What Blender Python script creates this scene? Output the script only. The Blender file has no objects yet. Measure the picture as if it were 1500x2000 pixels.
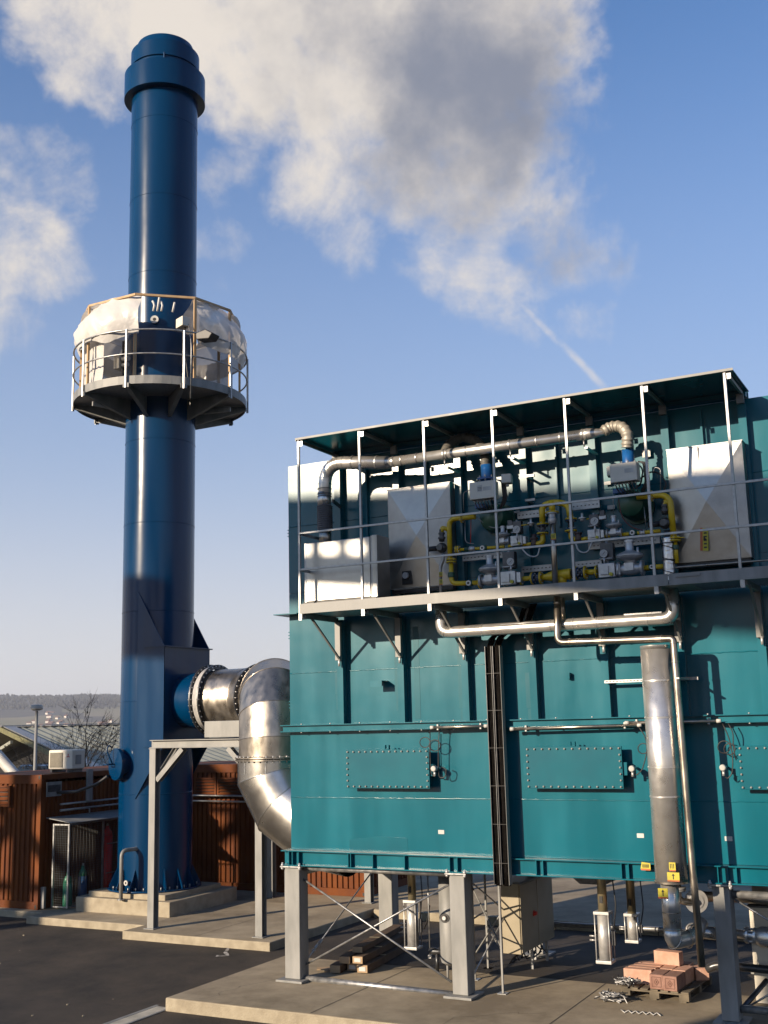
import bpy, math, random
from mathutils import Vector, Matrix, noise as mnoise
random.seed(7)
R = math.radians
sc = bpy.context.scene
col = sc.collection

# ------------------------------------------------------------------ camera
YAW, PIT, ROL, FPX = R(-27.5798), R(10.6296), R(-1.4051), 2192.46
_c, _s = math.cos(YAW), math.sin(YAW)
FW = Vector((_s*math.cos(PIT), _c*math.cos(PIT), math.sin(PIT)))
_r0 = Vector((_c, -_s, 0)); _u0 = _r0.cross(FW)
RT = math.cos(ROL)*_r0 + math.sin(ROL)*_u0
UP = -math.sin(ROL)*_r0 + math.cos(ROL)*_u0
CAM = Vector((0, 0, 4.1))
cam = bpy.data.cameras.new('camera'); camo = bpy.data.objects.new('camera', cam); col.objects.link(camo)
camo.matrix_world = Matrix(((RT.x, UP.x, -FW.x, 0), (RT.y, UP.y, -FW.y, 0), (RT.z, UP.z, -FW.z, 4.1), (0, 0, 0, 1)))
cam.sensor_fit = 'HORIZONTAL'; cam.sensor_width = 36; cam.lens = FPX/1500*36
cam.clip_start = 0.1; cam.clip_end = 20000
sc.camera = camo

def ray(x, y): return FW + (x-750)/FPX*RT - (y-1000)/FPX*UP
def W(x, y, Y):                      # survey helper: the point of the photo that lies on the vertical plane Y
    d = ray(x, y); return CAM + d*(Y/d.y)
def WX(x, y, X):
    d = ray(x, y); return CAM + d*(X/d.x)
def WZ(x, y, Z):
    d = ray(x, y); return CAM + d*((Z-4.1)/d.z)

# ------------------------------------------------------------------ light
SUNV = Vector((.50, 1.0, -.33)).normalized()          # the way the sunlight travels
SUN_EL = math.asin(-SUNV.z); SUN_AZ = math.atan2(-SUNV.x, -SUNV.y)
sl = bpy.data.lights.new('sun', 'SUN'); sl.energy = 5.0; sl.angle = R(0.53); sl.color = (1.0, .82, .61)
so = bpy.data.objects.new('sun', sl); col.objects.link(so)
so.rotation_euler = SUNV.to_track_quat('-Z', 'Y').to_euler(); so.location = (-10, -20, 30)

world = bpy.data.worlds.new('World'); sc.world = world; world.use_nodes = True
nt = world.node_tree; nt.nodes.clear()
def N(t, **k):
    n = nt.nodes.new(t)
    for a, v in k.items(): setattr(n, a, v)
    return n
L = nt.links.new
def M(op, a, b=None, c=None, clamp=False):
    n = N('ShaderNodeMath', operation=op); n.use_clamp = clamp
    for i, v in enumerate((a, b, c)):
        if v is None: continue
        if isinstance(v, (int, float)): n.inputs[i].default_value = v
        else: L(v, n.inputs[i])
    return n.outputs[0]
def MR(v, a, b, lo=0., hi=1.):
    n = N('ShaderNodeMapRange', interpolation_type='SMOOTHSTEP')
    L(v, n.inputs['Value'])
    for k, x in (('From Min', a), ('From Max', b), ('To Min', lo), ('To Max', hi)): n.inputs[k].default_value = x
    return n.outputs[0]
def MIX(f, a, b):
    n = N('ShaderNodeMix', data_type='RGBA')
    if isinstance(f, (int, float)): n.inputs[0].default_value = f
    else: L(f, n.inputs[0])
    for i, v in ((6, a), (7, b)):
        if isinstance(v, tuple): n.inputs[i].default_value = (*v, 1)
        else: L(v, n.inputs[i])
    return n.outputs[2]
sky = N('ShaderNodeTexSky', sky_type='NISHITA'); sky.sun_disc = False
sky.sun_elevation = SUN_EL; sky.sun_rotation = SUN_AZ
sky.air_density = 1.0; sky.dust_density = 0.6; sky.ozone_density = 3.0; sky.altitude = 200
tc = N('ShaderNodeTexCoord'); DIR = tc.outputs['Generated']
def noise(scale, detail=8, rough=.55, dist=0., vec=None, off=(0, 0, 0), squash=1.):
    mp = N('ShaderNodeMapping'); L(vec or DIR, mp.inputs[0]); mp.inputs['Location'].default_value = off
    mp.inputs['Scale'].default_value = (1, 1, squash)
    n = N('ShaderNodeTexNoise'); L(mp.outputs[0], n.inputs['Vector'])
    n.inputs['Scale'].default_value = scale; n.inputs['Detail'].default_value = detail
    n.inputs['Roughness'].default_value = rough; n.inputs['Distortion'].default_value = dist
    return n.outputs[0], n.outputs['Color']
def blob(px, py, rad, power=1.):       # round falloff about one direction of the sky, rad in photo pixels
    d = ray(px, py).normalized()
    vm = N('ShaderNodeVectorMath', operation='DOT_PRODUCT'); L(WDIR, vm.inputs[0]); vm.inputs[1].default_value = d
    a = rad/FPX*d.dot(FW)
    return MR(vm.outputs['Value'], math.cos(a*1.25), math.cos(a*.05), 0, power)
# warp the direction a little so that the cloud masses have ragged borders
_, wc = noise(5, 6, .6)
sub = N('ShaderNodeVectorMath', operation='SUBTRACT'); L(wc, sub.inputs[0]); sub.inputs[1].default_value = (.5, .5, .5)
scl = N('ShaderNodeVectorMath', operation='SCALE'); L(sub.outputs[0], scl.inputs[0]); scl.inputs['Scale'].default_value = .17
add = N('ShaderNodeVectorMath', operation='ADD'); L(DIR, add.inputs[0]); L(scl.outputs[0], add.inputs[1])
nrm = N('ShaderNodeVectorMath', operation='NORMALIZE'); L(add.outputs[0], nrm.inputs[0]); WDIR = nrm.outputs[0]
sc2 = N('ShaderNodeVectorMath', operation='SCALE'); L(sub.outputs[0], sc2.inputs[0]); sc2.inputs['Scale'].default_value = .012
ad2 = N('ShaderNodeVectorMath', operation='ADD'); L(DIR, ad2.inputs[0]); L(sc2.outputs[0], ad2.inputs[1]); WDIR2 = ad2.outputs[0]
def union(lst):
    v = lst[0]
    for w in lst[1:]: v = M('MAXIMUM', v, w)
    return v
mass = union([blob(170, -20, 150, 1.0), blob(190, 70, 110, .85), blob(330, -40, 230, 1.1), blob(520, -20, 260, 1.1), blob(720, 60, 280, 1.12), blob(900, 120, 290, 1.15),
              blob(980, 60, 220, .98), blob(1020, 200, 175, .78), blob(900, 330, 235, 1.1), blob(1000, 420, 160, .72), blob(700, 330, 200, .95), blob(720, 440, 130, .8),
              blob(930, 530, 150, .85), blob(1070, 480, 120, .55), blob(40, 450, 150, .72), blob(0, 290, 110, .55), blob(110, 280, 95, .6), blob(-60, 560, 170, .6),
              blob(1000, 640, 70, .5), blob(1110, 660, 60, .45), blob(470, 290, 90, .5), blob(430, 430, 80, .42)])
n1, _ = noise(8, 12, .62, dist=.6); n2, _ = noise(30, 7, .62, off=(3, 1, 2)); n0, _ = noise(2.2, 5, .5, off=(5, 2, 7), squash=2.2)
elsew = MR(n0, .56, .75, 0, .9)      # broken cloud over the rest of the sky
fwd = N('ShaderNodeVectorMath', operation='DOT_PRODUCT'); L(DIR, fwd.inputs[0]); fwd.inputs[1].default_value = ray(750, 700).normalized()
outside = MR(fwd.outputs['Value'], .86, .80)
mass = M('MAXIMUM', mass, M('MULTIPLY', elsew, outside))
dens = M('ADD', mass, M('MULTIPLY', M('SUBTRACT', n1, .5), 1.5))
dens = M('ADD', dens, M('MULTIPLY', M('SUBTRACT', n2, .5), .75))
alpha = M('POWER', MR(dens, .24, 1.12), 1.15)
# thick parts turn grey from below, thin sunlit borders stay cream
thick = union([blob(930, 250, 250, 1.0), blob(920, 60, 170, .75), blob(900, 390, 160, .95), blob(1030, 330, 140, .8), blob(1070, 480, 100, .9), blob(720, 100, 160, .5),
               blob(540, 60, 170, .30), blob(1050, 90, 150, .65), blob(840, 180, 200, .75)])
thick = M('MAXIMUM', thick, M('MULTIPLY', MR(dens, .9, 1.5), outside))
n3, _ = noise(8, 8, .6, off=(9, 4, 1))
gray = MR(M('ADD', thick, M('MULTIPLY', M('SUBTRACT', n3, .5), 1.9)), .12, 1.25)
ccol = MIX(gray, (5.6, 5.1, 4.55), (1.7, 1.85, 2.3))
# band of pale haze near the horizon
sep = N('ShaderNodeSeparateXYZ'); L(DIR, sep.inputs[0])
tint = N('ShaderNodeVectorMath', operation='MULTIPLY'); L(sky.outputs[0], tint.inputs[0]); tint.inputs[1].default_value = (.78, 1.05, 1.30)
hz = MR(sep.outputs['Z'], .64, .0); hz2 = MR(sep.outputs['Z'], .27, .0)
skyv = MIX(M('MULTIPLY', hz, .88), tint.outputs[0], MIX(hz2, (3.0, 3.4, 4.3), (5.3, 5.0, 4.95)))
# short broken vapour trail
ta, tb = ray(1010, 590).normalized(), ray(1182, 760).normalized(); tn = ta.cross(tb).normalized(); tm = (ta+tb).normalized()
v1 = N('ShaderNodeVectorMath', operation='DOT_PRODUCT'); L(WDIR2, v1.inputs[0]); v1.inputs[1].default_value = tn
v2 = N('ShaderNodeVectorMath', operation='DOT_PRODUCT'); L(DIR, v2.inputs[0]); v2.inputs[1].default_value = tm
trail = M('MULTIPLY', MR(M('ABSOLUTE', v1.outputs['Value']), .0048, .0004), MR(v2.outputs['Value'], math.cos(.062), math.cos(.035)))
alpha = M('MAXIMUM', alpha, M('MULTIPLY', trail, M('MULTIPLY', MR(n2, .30, .62), .55)))
out = MIX(M('MULTIPLY', alpha, .96), skyv, ccol)
bg = N('ShaderNodeBackground'); L(out, bg.inputs[0]); bg.inputs[1].default_value = .081
wo = N('ShaderNodeOutputWorld'); L(bg.outputs[0], wo.inputs[0])

sc.render.engine = 'CYCLES'
sc.view_settings.view_transform = 'Standard'; sc.view_settings.look = 'None'
sc.view_settings.exposure = .9; sc.view_settings.gamma = 1; sc.view_settings.use_curve_mapping = False
sc.cycles.use_denoising = True; sc.cycles.max_bounces = 8; sc.cycles.diffuse_bounces = 3; sc.cycles.glossy_bounces = 4
sc.cycles.caustics_reflective = False; sc.cycles.caustics_refractive = False

# ------------------------------------------------------------------ materials
def pmat(name, c1, c2=None, rough=.5, metal=0., nscale=4., detail=5, stretch=(1, 1, 1), bump=0., bscale=60., rvar=.0, coat=0., contrast=(.35, .65), alpha=None, trans=0., spec=None, nrough=.5):
    kf = .66 if metal < .3 else .82; c1 = tuple(v*kf for v in c1); c2 = tuple(v*kf for v in (c2 or c1))
    m = bpy.data.materials.new(name); m.use_nodes = True; t = m.node_tree; b = t.nodes['Principled BSDF']
    tcn = t.nodes.new('ShaderNodeTexCoord'); mp = t.nodes.new('ShaderNodeMapping'); t.links.new(tcn.outputs['Object'], mp.inputs[0]); mp.inputs['Scale'].default_value = stretch
    n = t.nodes.new('ShaderNodeTexNoise'); t.links.new(mp.outputs[0], n.inputs['Vector']); n.inputs['Scale'].default_value = nscale; n.inputs['Detail'].default_value = detail; n.inputs['Roughness'].default_value = nrough
    mr = t.nodes.new('ShaderNodeMapRange'); t.links.new(n.outputs[0], mr.inputs[0]); mr.inputs[1].default_value, mr.inputs[2].default_value = contrast
    mx = t.nodes.new('ShaderNodeMix'); mx.data_type = 'RGBA'; t.links.new(mr.outputs[0], mx.inputs[0])
    mx.inputs[6].default_value = (*c1, 1); mx.inputs[7].default_value = (*(c2 or c1), 1)
    t.links.new(mx.outputs[2], b.inputs['Base Color'])
    b.inputs['Metallic'].default_value = metal; b.inputs['Roughness'].default_value = rough
    if spec is not None: b.inputs['Specular IOR Level'].default_value = spec
    if rvar:
        m2 = t.nodes.new('ShaderNodeMapRange'); t.links.new(n.outputs[0], m2.inputs[0]); m2.inputs[1].default_value, m2.inputs[2].default_value = .3, .7
        m2.inputs[3].default_value, m2.inputs[4].default_value = rough-rvar, rough+rvar; t.links.new(m2.outputs[0], b.inputs['Roughness'])
    if coat: b.inputs['Coat Weight'].default_value = coat; b.inputs['Coat Roughness'].default_value = .15
    if bump:
        n2 = t.nodes.new('ShaderNodeTexNoise'); t.links.new(tcn.outputs['Object'], n2.inputs['Vector']); n2.inputs['Scale'].default_value = bscale; n2.inputs['Detail'].default_value = 1.5
        bp = t.nodes.new('ShaderNodeBump'); bp.inputs['Strength'].default_value = bump; bp.inputs['Distance'].default_value = .01
        t.links.new(n2.outputs[0], bp.inputs['Height']); t.links.new(bp.outputs[0], b.inputs['Normal'])
    if alpha is not None: b.inputs['Alpha'].default_value = alpha
    if trans: b.inputs['Transmission Weight'].default_value = trans
    return m
TEAL = pmat('teal_paint', (.0, .122, .172), (.0, .162, .225), rough=.22, nscale=2.2, detail=10, rvar=.03, bump=.5, bscale=1.7, stretch=(1, 1, .16), spec=.36)
TEALP = pmat('teal_touch_up', (.0, .112, .160), (.0, .135, .185), rough=.3, nscale=2, bump=.3, bscale=1.7, spec=.2)
BLUE = pmat('chimney_blue', (.0, .033, .105), (.0, .043, .128), rough=.20, nscale=2.5, stretch=(1, 1, .1), rvar=.05, bump=.25, bscale=2.2, spec=.3)
GALV = pmat('galvanised', (.30, .31, .32), (.44, .44, .44), rough=.42, metal=.75, nscale=14, rvar=.10, bump=.1, bscale=70)
GALVL = pmat('galvanised_matt', (.23, .235, .23), (.35, .35, .34), rough=.55, metal=.06, nscale=5, detail=7, rvar=.08, bump=.1, stretch=(1, 1, .3))
STEEL = pmat('stainless', (.38, .335, .28), (.54, .485, .415), rough=.33, metal=.95, nscale=6, detail=6, rvar=.09, bump=.05, bscale=12, stretch=(1, 1, .5))
ELBO = pmat('bright_cladding', (.50, .47, .43), (.64, .61, .56), rough=.24, metal=.95, nscale=3, rvar=.04, bump=.05, bscale=5)
POLI = pmat('polished_cladding', (.66, .64, .61), (.78, .76, .73), rough=.30, metal=.78, nscale=5, rvar=.06, bump=.06, bscale=9)
HAMM = pmat('hammered_sheet', (.36, .355, .34), (.45, .44, .425), rough=.40, metal=1, nscale=5, rvar=.05, bump=.16, bscale=75)
YEL = pmat('gas_yellow', (.82, .54, .012), (.92, .62, .02), rough=.35, nscale=8, rvar=.08)
YELST = pmat('sticker_yellow', (.80, .68, .04), rough=.5)
ORST = pmat('sticker_orange', (.70, .17, .03), rough=.5)
BLK = pmat('black_ink', (.012, .012, .014), rough=.6)
CABLE = pmat('black_cable', (.006, .005, .0045), (.012, .010, .009), rough=.8, spec=.08, nscale=12)
DARK = pmat('dark_rubber', (.018, .018, .02), (.03, .03, .033), rough=.5, nscale=9)
DKMET = pmat('dark_cast_iron', (.06, .065, .07), (.10, .10, .11), rough=.38, metal=.7, nscale=12)
CAST = pmat('cast_aluminium', (.48, .48, .48), (.60, .60, .60), rough=.4, metal=.5, nscale=12)
GRN = pmat('burner_green', (.02, .10, .06), (.03, .13, .075), rough=.35, nscale=7)
NBLU = pmat('burner_blue', (.01, .10, .34), (.015, .13, .40), rough=.35, nscale=7)
FLBLU = pmat('flange_blue', (.012, .06, .15), rough=.4)
IVORY = pmat('ivory_enclosure', (.80, .75, .64), (.86, .81, .70), rough=.45, nscale=6)
CABM = pmat('beige_cabinet', (.36, .31, .21), (.42, .36, .25), rough=.5, nscale=3, detail=8)
WHITE = pmat('white_plate', (.78, .77, .74), rough=.5)
RED = pmat('red_paint', (.8, .03, .02), (.9, .05, .03), rough=.4)
REDL = pmat('red_logo', (.7, .03, .03), rough=.4)
BOTG = pmat('bottle_green', (.03, .28, .16), rough=.4)
BOTB = pmat('bottle_blue', (.02, .10, .26), rough=.4)
RUST = pmat('container_rust_paint', (.125, .030, .005), (.21, .060, .011), spec=.2, rough=.68, nscale=2.5, detail=9, rvar=.08, bump=.1, stretch=(1, 1, .4))
ASPH = pmat('asphalt', (.010, .008, .006), (.070, .053, .038), rough=.85, nscale=.55, detail=15, bump=.9, bscale=160, contrast=(.38, .64), nrough=.72)
CONC = pmat('concrete', (.235, .187, .122), (.48, .40, .278), rough=.88, nscale=.7, detail=15, bump=.14, bscale=90, contrast=(.36, .64), nrough=.68)
CONCE = pmat('cast_concrete_edge', (.33, .28, .20), (.48, .42, .31), rough=.92, nscale=5, detail=12, bump=.8, bscale=45, contrast=(.3, .66))
EARTH = pmat('earth', (.10, .085, .06), (.16, .14, .10), rough=.95, nscale=.2, detail=10)
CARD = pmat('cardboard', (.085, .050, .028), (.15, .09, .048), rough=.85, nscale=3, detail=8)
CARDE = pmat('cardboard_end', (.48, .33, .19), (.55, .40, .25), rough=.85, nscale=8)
BRICK = pmat('firebrick', (.62, .34, .24), (.74, .45, .34), rough=.9, nscale=9, detail=9, bump=.6, bscale=90)
BRICKD = pmat('firebrick_dark', (.30, .16, .12), (.40, .23, .18), rough=.9, nscale=9, detail=9, bump=.6, bscale=90)
STAMP = pmat('brick_stamp', (.17, .08, .06), rough=.9)
WOODP = pmat('pallet_wood', (.10, .085, .06), (.22, .18, .125), rough=.9, nscale=4, detail=9, stretch=(1, 6, 1), bump=.3)
WOODN = pmat('new_timber', (.56, .36, .18), (.66, .45, .25), rough=.7, nscale=5, detail=7, stretch=(1, 1, .2))
HALLG = pmat('hall_sheet_roof', (.32, .33, .27), (.40, .41, .34), rough=.7, nscale=.8, detail=9)
HALLY = pmat('hall_barge_board', (.22, .21, .10), rough=.7)
BARK = pmat('bark', (.012, .010, .009), (.028, .023, .020), rough=.9, nscale=9)
LAMPW = pmat('lamp_white', (.62, .60, .54), rough=.4)
HFAR = pmat('hill_forest', (.028, .034, .034), (.060, .062, .055), rough=1, nscale=.02, detail=12)
HFIELD = pmat('hill_field', (.16, .16, .08), (.23, .20, .12), rough=1, nscale=.004, detail=6)
HOUSEW = pmat('house_render', (.9, .84, .76), rough=.8)
HOUSER = pmat('house_roof', (.22, .12, .09), rough=.8)
MESHW = pmat('dull_mesh_wire', (.10, .105, .11), rough=.6, metal=.3)
GRATE = pmat('grating_steel', (.30, .31, .32), (.40, .40, .41), rough=.5, metal=.5, nscale=20)
CARPAINT = pmat('silver_car_paint', (.45, .50, .56), rough=.25, metal=.4)
GLASS = pmat('dark_glass', (.03, .04, .05), rough=.08)
PIPEB = pmat('dark_plastic_pipe', (.035, .034, .036), (.05, .05, .052), rough=.3, nscale=5)
TAN = pmat('brass_coloured_rod', (.42, .36, .22), (.5, .43, .28), rough=.35, metal=.7, nscale=7)
# translucent building foil
def foil(name, clear):
    m = bpy.data.materials.new(name); m.use_nodes = True; t = m.node_tree; b = t.nodes['Principled BSDF']
    tcn = t.nodes.new('ShaderNodeTexCoord'); n = t.nodes.new('ShaderNodeTexNoise'); t.links.new(tcn.outputs['Object'], n.inputs['Vector'])
    n.inputs['Scale'].default_value = 2.2; n.inputs['Detail'].default_value = 3; n.inputs['Distortion'].default_value = .6
    bp = t.nodes.new('ShaderNodeBump'); bp.inputs['Strength'].default_value = .6; bp.inputs['Distance'].default_value = .06; t.links.new(n.outputs[0], bp.inputs['Height'])
    t.links.new(bp.outputs[0], b.inputs['Normal'])
    b.inputs['Base Color'].default_value = (.66, .64, .61, 1); b.inputs['Roughness'].default_value = .38
    tr = t.nodes.new('ShaderNodeBsdfTranslucent'); tr.inputs[0].default_value = (.62, .60, .58, 1)
    tp = t.nodes.new('ShaderNodeBsdfTransparent'); tp.inputs[0].default_value = (.93, .93, .95, 1)
    m1 = t.nodes.new('ShaderNodeMixShader'); m1.inputs[0].default_value = .25
    t.links.new(b.outputs[0], m1.inputs[1]); t.links.new(tr.outputs[0], m1.inputs[2])
    m2 = t.nodes.new('ShaderNodeMixShader'); m2.inputs[0].default_value = clear
    t.links.new(m1.outputs[0], m2.inputs[1]); t.links.new(tp.outputs[0], m2.inputs[2])
    t.links.new(m2.outputs[0], t.nodes['Material Output'].inputs[0])
    return m
FOILW = foil('white_foil', .0); FOILC = foil('clear_foil', .13)

HAZE = .00015

# ------------------------------------------------------------------ mesh helpers
ORG = {}
class MB:
    def __init__(s): s.v = []; s.f = []; s.sm = []; s.mi = []; s.m = 0
    def face(s, idx, smooth=False): s.f.append(idx); s.sm.append(smooth); s.mi.append(s.m)
    def hexa(s, p):                                     # 8 corners: bottom ring then top ring
        b = len(s.v); s.v += [Vector(q) for q in p]
        for f in ((3, 2, 1, 0), (4, 5, 6, 7), (0, 1, 5, 4), (1, 2, 6, 5), (2, 3, 7, 6), (3, 0, 4, 7)): s.face([b+i for i in f])
        return s
    def box(s, a, b):
        x0, x1 = sorted((a[0], b[0])); y0, y1 = sorted((a[1], b[1])); z0, z1 = sorted((a[2], b[2]))
        return s.hexa([(x0, y0, z0), (x1, y0, z0), (x1, y1, z0), (x0, y1, z0), (x0, y0, z1), (x1, y0, z1), (x1, y1, z1), (x0, y1, z1)])
    def cbox(s, c, d, rz=0., tilt=None):
        mt = Matrix.Rotation(rz, 3, 'Z')
        if tilt is not None: mt = tilt @ mt
        c = Vector(c); x, y, z = (q/2 for q in d)
        return s.hexa([c+mt@Vector(q) for q in ((-x, -y, -z), (x, -y, -z), (x, y, -z), (-x, y, -z), (-x, -y, z), (x, -y, z), (x, y, z), (-x, y, z))])
    def bar(s, a, b, w, h, up=(0, 0, 1)):               # rectangular bar from a to b
        a, b = Vector(a), Vector(b); d = (b-a).normalized(); u = Vector(up)
        if abs(d.dot(u)) > .98: u = Vector((0, 1, 0))
        x = d.cross(u).normalized()*w/2; y = x.cross(d).normalized()*h/2
        return s.hexa([a-x-y, a+x-y, b+x-y, b-x-y, a-x+y, a+x+y, b+x+y, b-x+y])
    def ring(s, c, d, r, n, ref=None):
        d = Vector(d).normalized(); ref = Vector(ref) if ref else (Vector((0, 0, 1)) if abs(d.z) < .9 else Vector((0, 1, 0)))
        x = d.cross(ref).normalized(); y = d.cross(x).normalized(); b = len(s.v)
        for i in range(n):
            t = 2*math.pi*i/n; s.v.append(Vector(c)+x*r*math.cos(t)+y*r*math.sin(t))
        return b
    def loft(s, r1, r2, n, smooth=True):
        for i in range(n): s.face([r1+i, r1+(i+1) % n, r2+(i+1) % n, r2+i], smooth)
    def cap(s, r, n, flip=False): s.face([r+i for i in (range(n) if flip else reversed(range(n)))])
    def cyl(s, a, b, r, n=16, r2=None, caps=True):
        a, b = Vector(a), Vector(b); d = b-a; r2 = r if r2 is None else r2
        p = s.ring(a, d, r, n); q = s.ring(b, d, r2, n); s.loft(q, p, n)
        if caps: s.cap(p, n, True); s.cap(q, n)
        return s
    def prof(s, a, d, pts, n=24, caps=True):            # turned profile: pts = (distance along d, radius)
        a, d = Vector(a), Vector(d).normalized(); prev = None; first = None; q = None
        for i, (t, r) in enumerate(pts):
            r = max(r, .0005); q = s.ring(a+d*t, d, r, n)
            if i: s.loft(q, prev, n)
            else: first = q
            prev = q
            if 0 < i < len(pts)-1:                      # sharp corner of the profile: start a new ring
                a0 = math.atan2(pts[i][1]-pts[i-1][1], pts[i][0]-pts[i-1][0]); a1 = math.atan2(pts[i+1][1]-r, pts[i+1][0]-t)
                if abs((a1-a0+math.pi) % (2*math.pi)-math.pi) > .5: prev = s.ring(a+d*t, d, r, n)
        if caps: s.cap(first, n, True); s.cap(q, n)
        return s
    def tube(s, pts, r, n=10, caps=True, smooth=True):  # swept tube with a carried frame
        pts = [Vector(p) for p in pts]; rs = r if isinstance(r, (list, tuple)) else [r]*len(pts)
        d0 = (pts[1]-pts[0]).normalized(); ref = Vector((0, 0, 1)) if abs(d0.z) < .9 else Vector((0, 1, 0))
        x = d0.cross(ref).normalized(); prev = None; first = None
        for i, p in enumerate(pts):
            if i == 0: d = d0
            elif i == len(pts)-1: d = (pts[i]-pts[i-1]).normalized()
            else:
                d = (pts[i]-pts[i-1]).normalized()+(pts[i+1]-pts[i]).normalized()
                d = d.normalized() if d.length > 1e-6 else d0
            x = (x-d*x.dot(d)).normalized(); y = d.cross(x).normalized(); b = len(s.v)
            k = 1.
            if 0 < i < len(pts)-1:
                c = (pts[i]-pts[i-1]).normalized().dot(d); k = 1/max(c, .5)
            if k > 1.001:   # mitre: stretch in the plane of the bend
                nb = ((pts[i+1]-pts[i]).normalized()-(pts[i]-pts[i-1]).normalized()).normalized()
            for j in range(n):
                t = 2*math.pi*j/n; o = (x*math.cos(t)+y*math.sin(t))*rs[i]
                if k > 1.001: o = o+nb*(o.dot(nb))*(k-1)
                s.v.append(p+o)
            if prev is None: first = b
            else: s.loft(prev, b, n, smooth)
            prev = b
        if caps: s.cap(first, n); s.cap(prev, n, True)
        return s
    def prism(s, poly, d):                              # planar outline pushed along d
        poly = [Vector(p) for p in poly]; d = Vector(d); n = len(poly); b = len(s.v)
        s.v += poly+[p+d for p in poly]
        s.face([b+i for i in reversed(range(n))]); s.face([b+n+i for i in range(n)])
        for i in range(n): s.face([b+i, b+(i+1) % n, b+n+(i+1) % n, b+n+i])
        return s
    def sphere(s, c, r, n=14, k=8, sz=1.):
        c = Vector(c); prev = None
        for i in range(1, k):
            t = math.pi*i/k; b = len(s.v)
            for j in range(n):
                u = 2*math.pi*j/n; s.v.append(c+Vector((r*math.sin(t)*math.cos(u), r*math.sin(t)*math.sin(u), r*sz*math.cos(t))))
            if prev is not None: s.loft(b, prev, n)
            prev = b
            if i == 1: fb = b
        s.v += [c+Vector((0, 0, r*sz)), c-Vector((0, 0, r*sz))]; t, d = len(s.v)-2, len(s.v)-1
        for j in range(n): s.face([t, fb+j, fb+(j+1) % n], True); s.face([d, prev+(j+1) % n, prev+j], True)
        return s
    def build(s, name, mat, parent=None, org=None, bevel=0., recalc=True):
        mats = mat if isinstance(mat, (list, tuple)) else [mat]
        if parent is not None: o0 = ORG[parent.name]
        else: o0 = Vector(org) if org is not None else Vector((sum(v.x for v in s.v)/len(s.v), sum(v.y for v in s.v)/len(s.v), min(v.z for v in s.v)))
        me = bpy.data.meshes.new(name); me.from_pydata([v-o0 for v in s.v], [], s.f)
        for m in mats: me.materials.append(m)
        me.polygons.foreach_set('use_smooth', s.sm); me.polygons.foreach_set('material_index', s.mi)
        if recalc:
            import bmesh
            bm = bmesh.new(); bm.from_mesh(me); bmesh.ops.recalc_face_normals(bm, faces=bm.faces); bm.to_mesh(me); bm.free()
        o = bpy.data.objects.new(name, me); col.objects.link(o); ORG[o.name] = o0
        if parent is not None: o.parent = parent
        else: o.location = o0
        if bevel:
            bv = o.modifiers.new('bevel', 'BEVEL'); bv.width = bevel; bv.segments = 2; bv.limit_method = 'ANGLE'; bv.angle_limit = R(50)
        return o
def thing(name, label, cat, loc, group=None):
    o = bpy.data.objects.new(name, None); col.objects.link(o); o.empty_display_size = .2
    o.location = Vector(loc); ORG[o.name] = Vector(loc); o['label'] = label; o['category'] = cat
    if group: o['group'] = group
    return o
def tag(o, label, cat, group=None):
    o['label'] = label; o['category'] = cat
    if group: o['group'] = group
    return o
def struct(o): o['kind'] = 'structure'; return o
def stuff(o): o['kind'] = 'stuff'; return o
def copy_tree(o, off, label=None):
    def rec(src, par):
        c = src.copy(); col.objects.link(c); ORG[c.name] = ORG[src.name]+Vector(off)
        if par is None: c.location = src.location+Vector(off)
        else: c.parent = par
        for ch in list(src.children): rec(ch, c)
        return c
    c = rec(o, None)
    if label: c['label'] = label
    return c
def fillet(pts, r, k=6):                                # round the corners of a polyline
    pts = [Vector(p) for p in pts]; out = [pts[0]]
    for i in range(1, len(pts)-1):
        a, b, c = pts[i-1], pts[i], pts[i+1]; rr = min(r, (a-b).length*.48, (c-b).length*.48)
        p, q = b+(a-b).normalized()*rr, b+(c-b).normalized()*rr
        for j in range(k+1):
            t = j/k; out.append(p*(1-t)**2+b*2*t*(1-t)+q*t*t)
    return out+[pts[-1]]
def ibeam(mb, a, b, w=.16, h=.16, t=.014, up=(0, 0, 1)):
    a, b = Vector(a), Vector(b); d = (b-a).normalized(); u = Vector(up)
    x = d.cross(u).normalized(); y = x.cross(d).normalized()
    for sgn in (-1, 1): mb.bar(a+y*sgn*(h/2-t/2), b+y*sgn*(h/2-t/2), w, t, up=y)
    mb.bar(a, b, t, h-2*t-.002, up=y)
    return mb

# ================================================================== SETTING
# ---- ground, yard, concrete
def gz(y): return -.10 if y < 14.4 else (.10 if y > 17.85 else -.10+.20*(y-14.4)/3.45)
mb = MB(); ys = [-60, -20, 0, 5, 8, 10, 12, 13, 14.4, 15, 16, 17, 17.85, 19, 24, 34]; xs = [-70, -40, -30, -24, -20, -16, -12, -8, -4, 0, 8, 30]
for y in ys:
    for x in xs: mb.v.append(Vector((x, y, gz(y))))
for j in range(len(ys)-1):
    for i in range(len(xs)-1): a = j*len(xs)+i; mb.face([a, a+1, a+len(xs)+1, a+len(xs)])
struct(mb.build('asphalt_yard', ASPH, org=(0, 0, 0), recalc=False))
mb = MB()
prof = [(-900, -1), (-61, -.4), (33, -.35), (48, -2.6), (300, -14), (1300, -30), (6000, -60)]
for y, z in prof: mb.v += [Vector((-6000, y, z)), Vector((6000, y, z))]
for j in range(len(prof)-1): mb.face([2*j, 2*j+1, 2*j+3, 2*j+2])
struct(mb.build('ground', EARTH, org=(0, 0, 0), recalc=False))
def slab(name, x0, x1, y0, y1, zt, zb=-.5, mat=None, bev=.02):
    return struct(MB().box((x0, y0, zb), (x1, y1, zt)).build(name, mat or CONC, bevel=bev))
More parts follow.
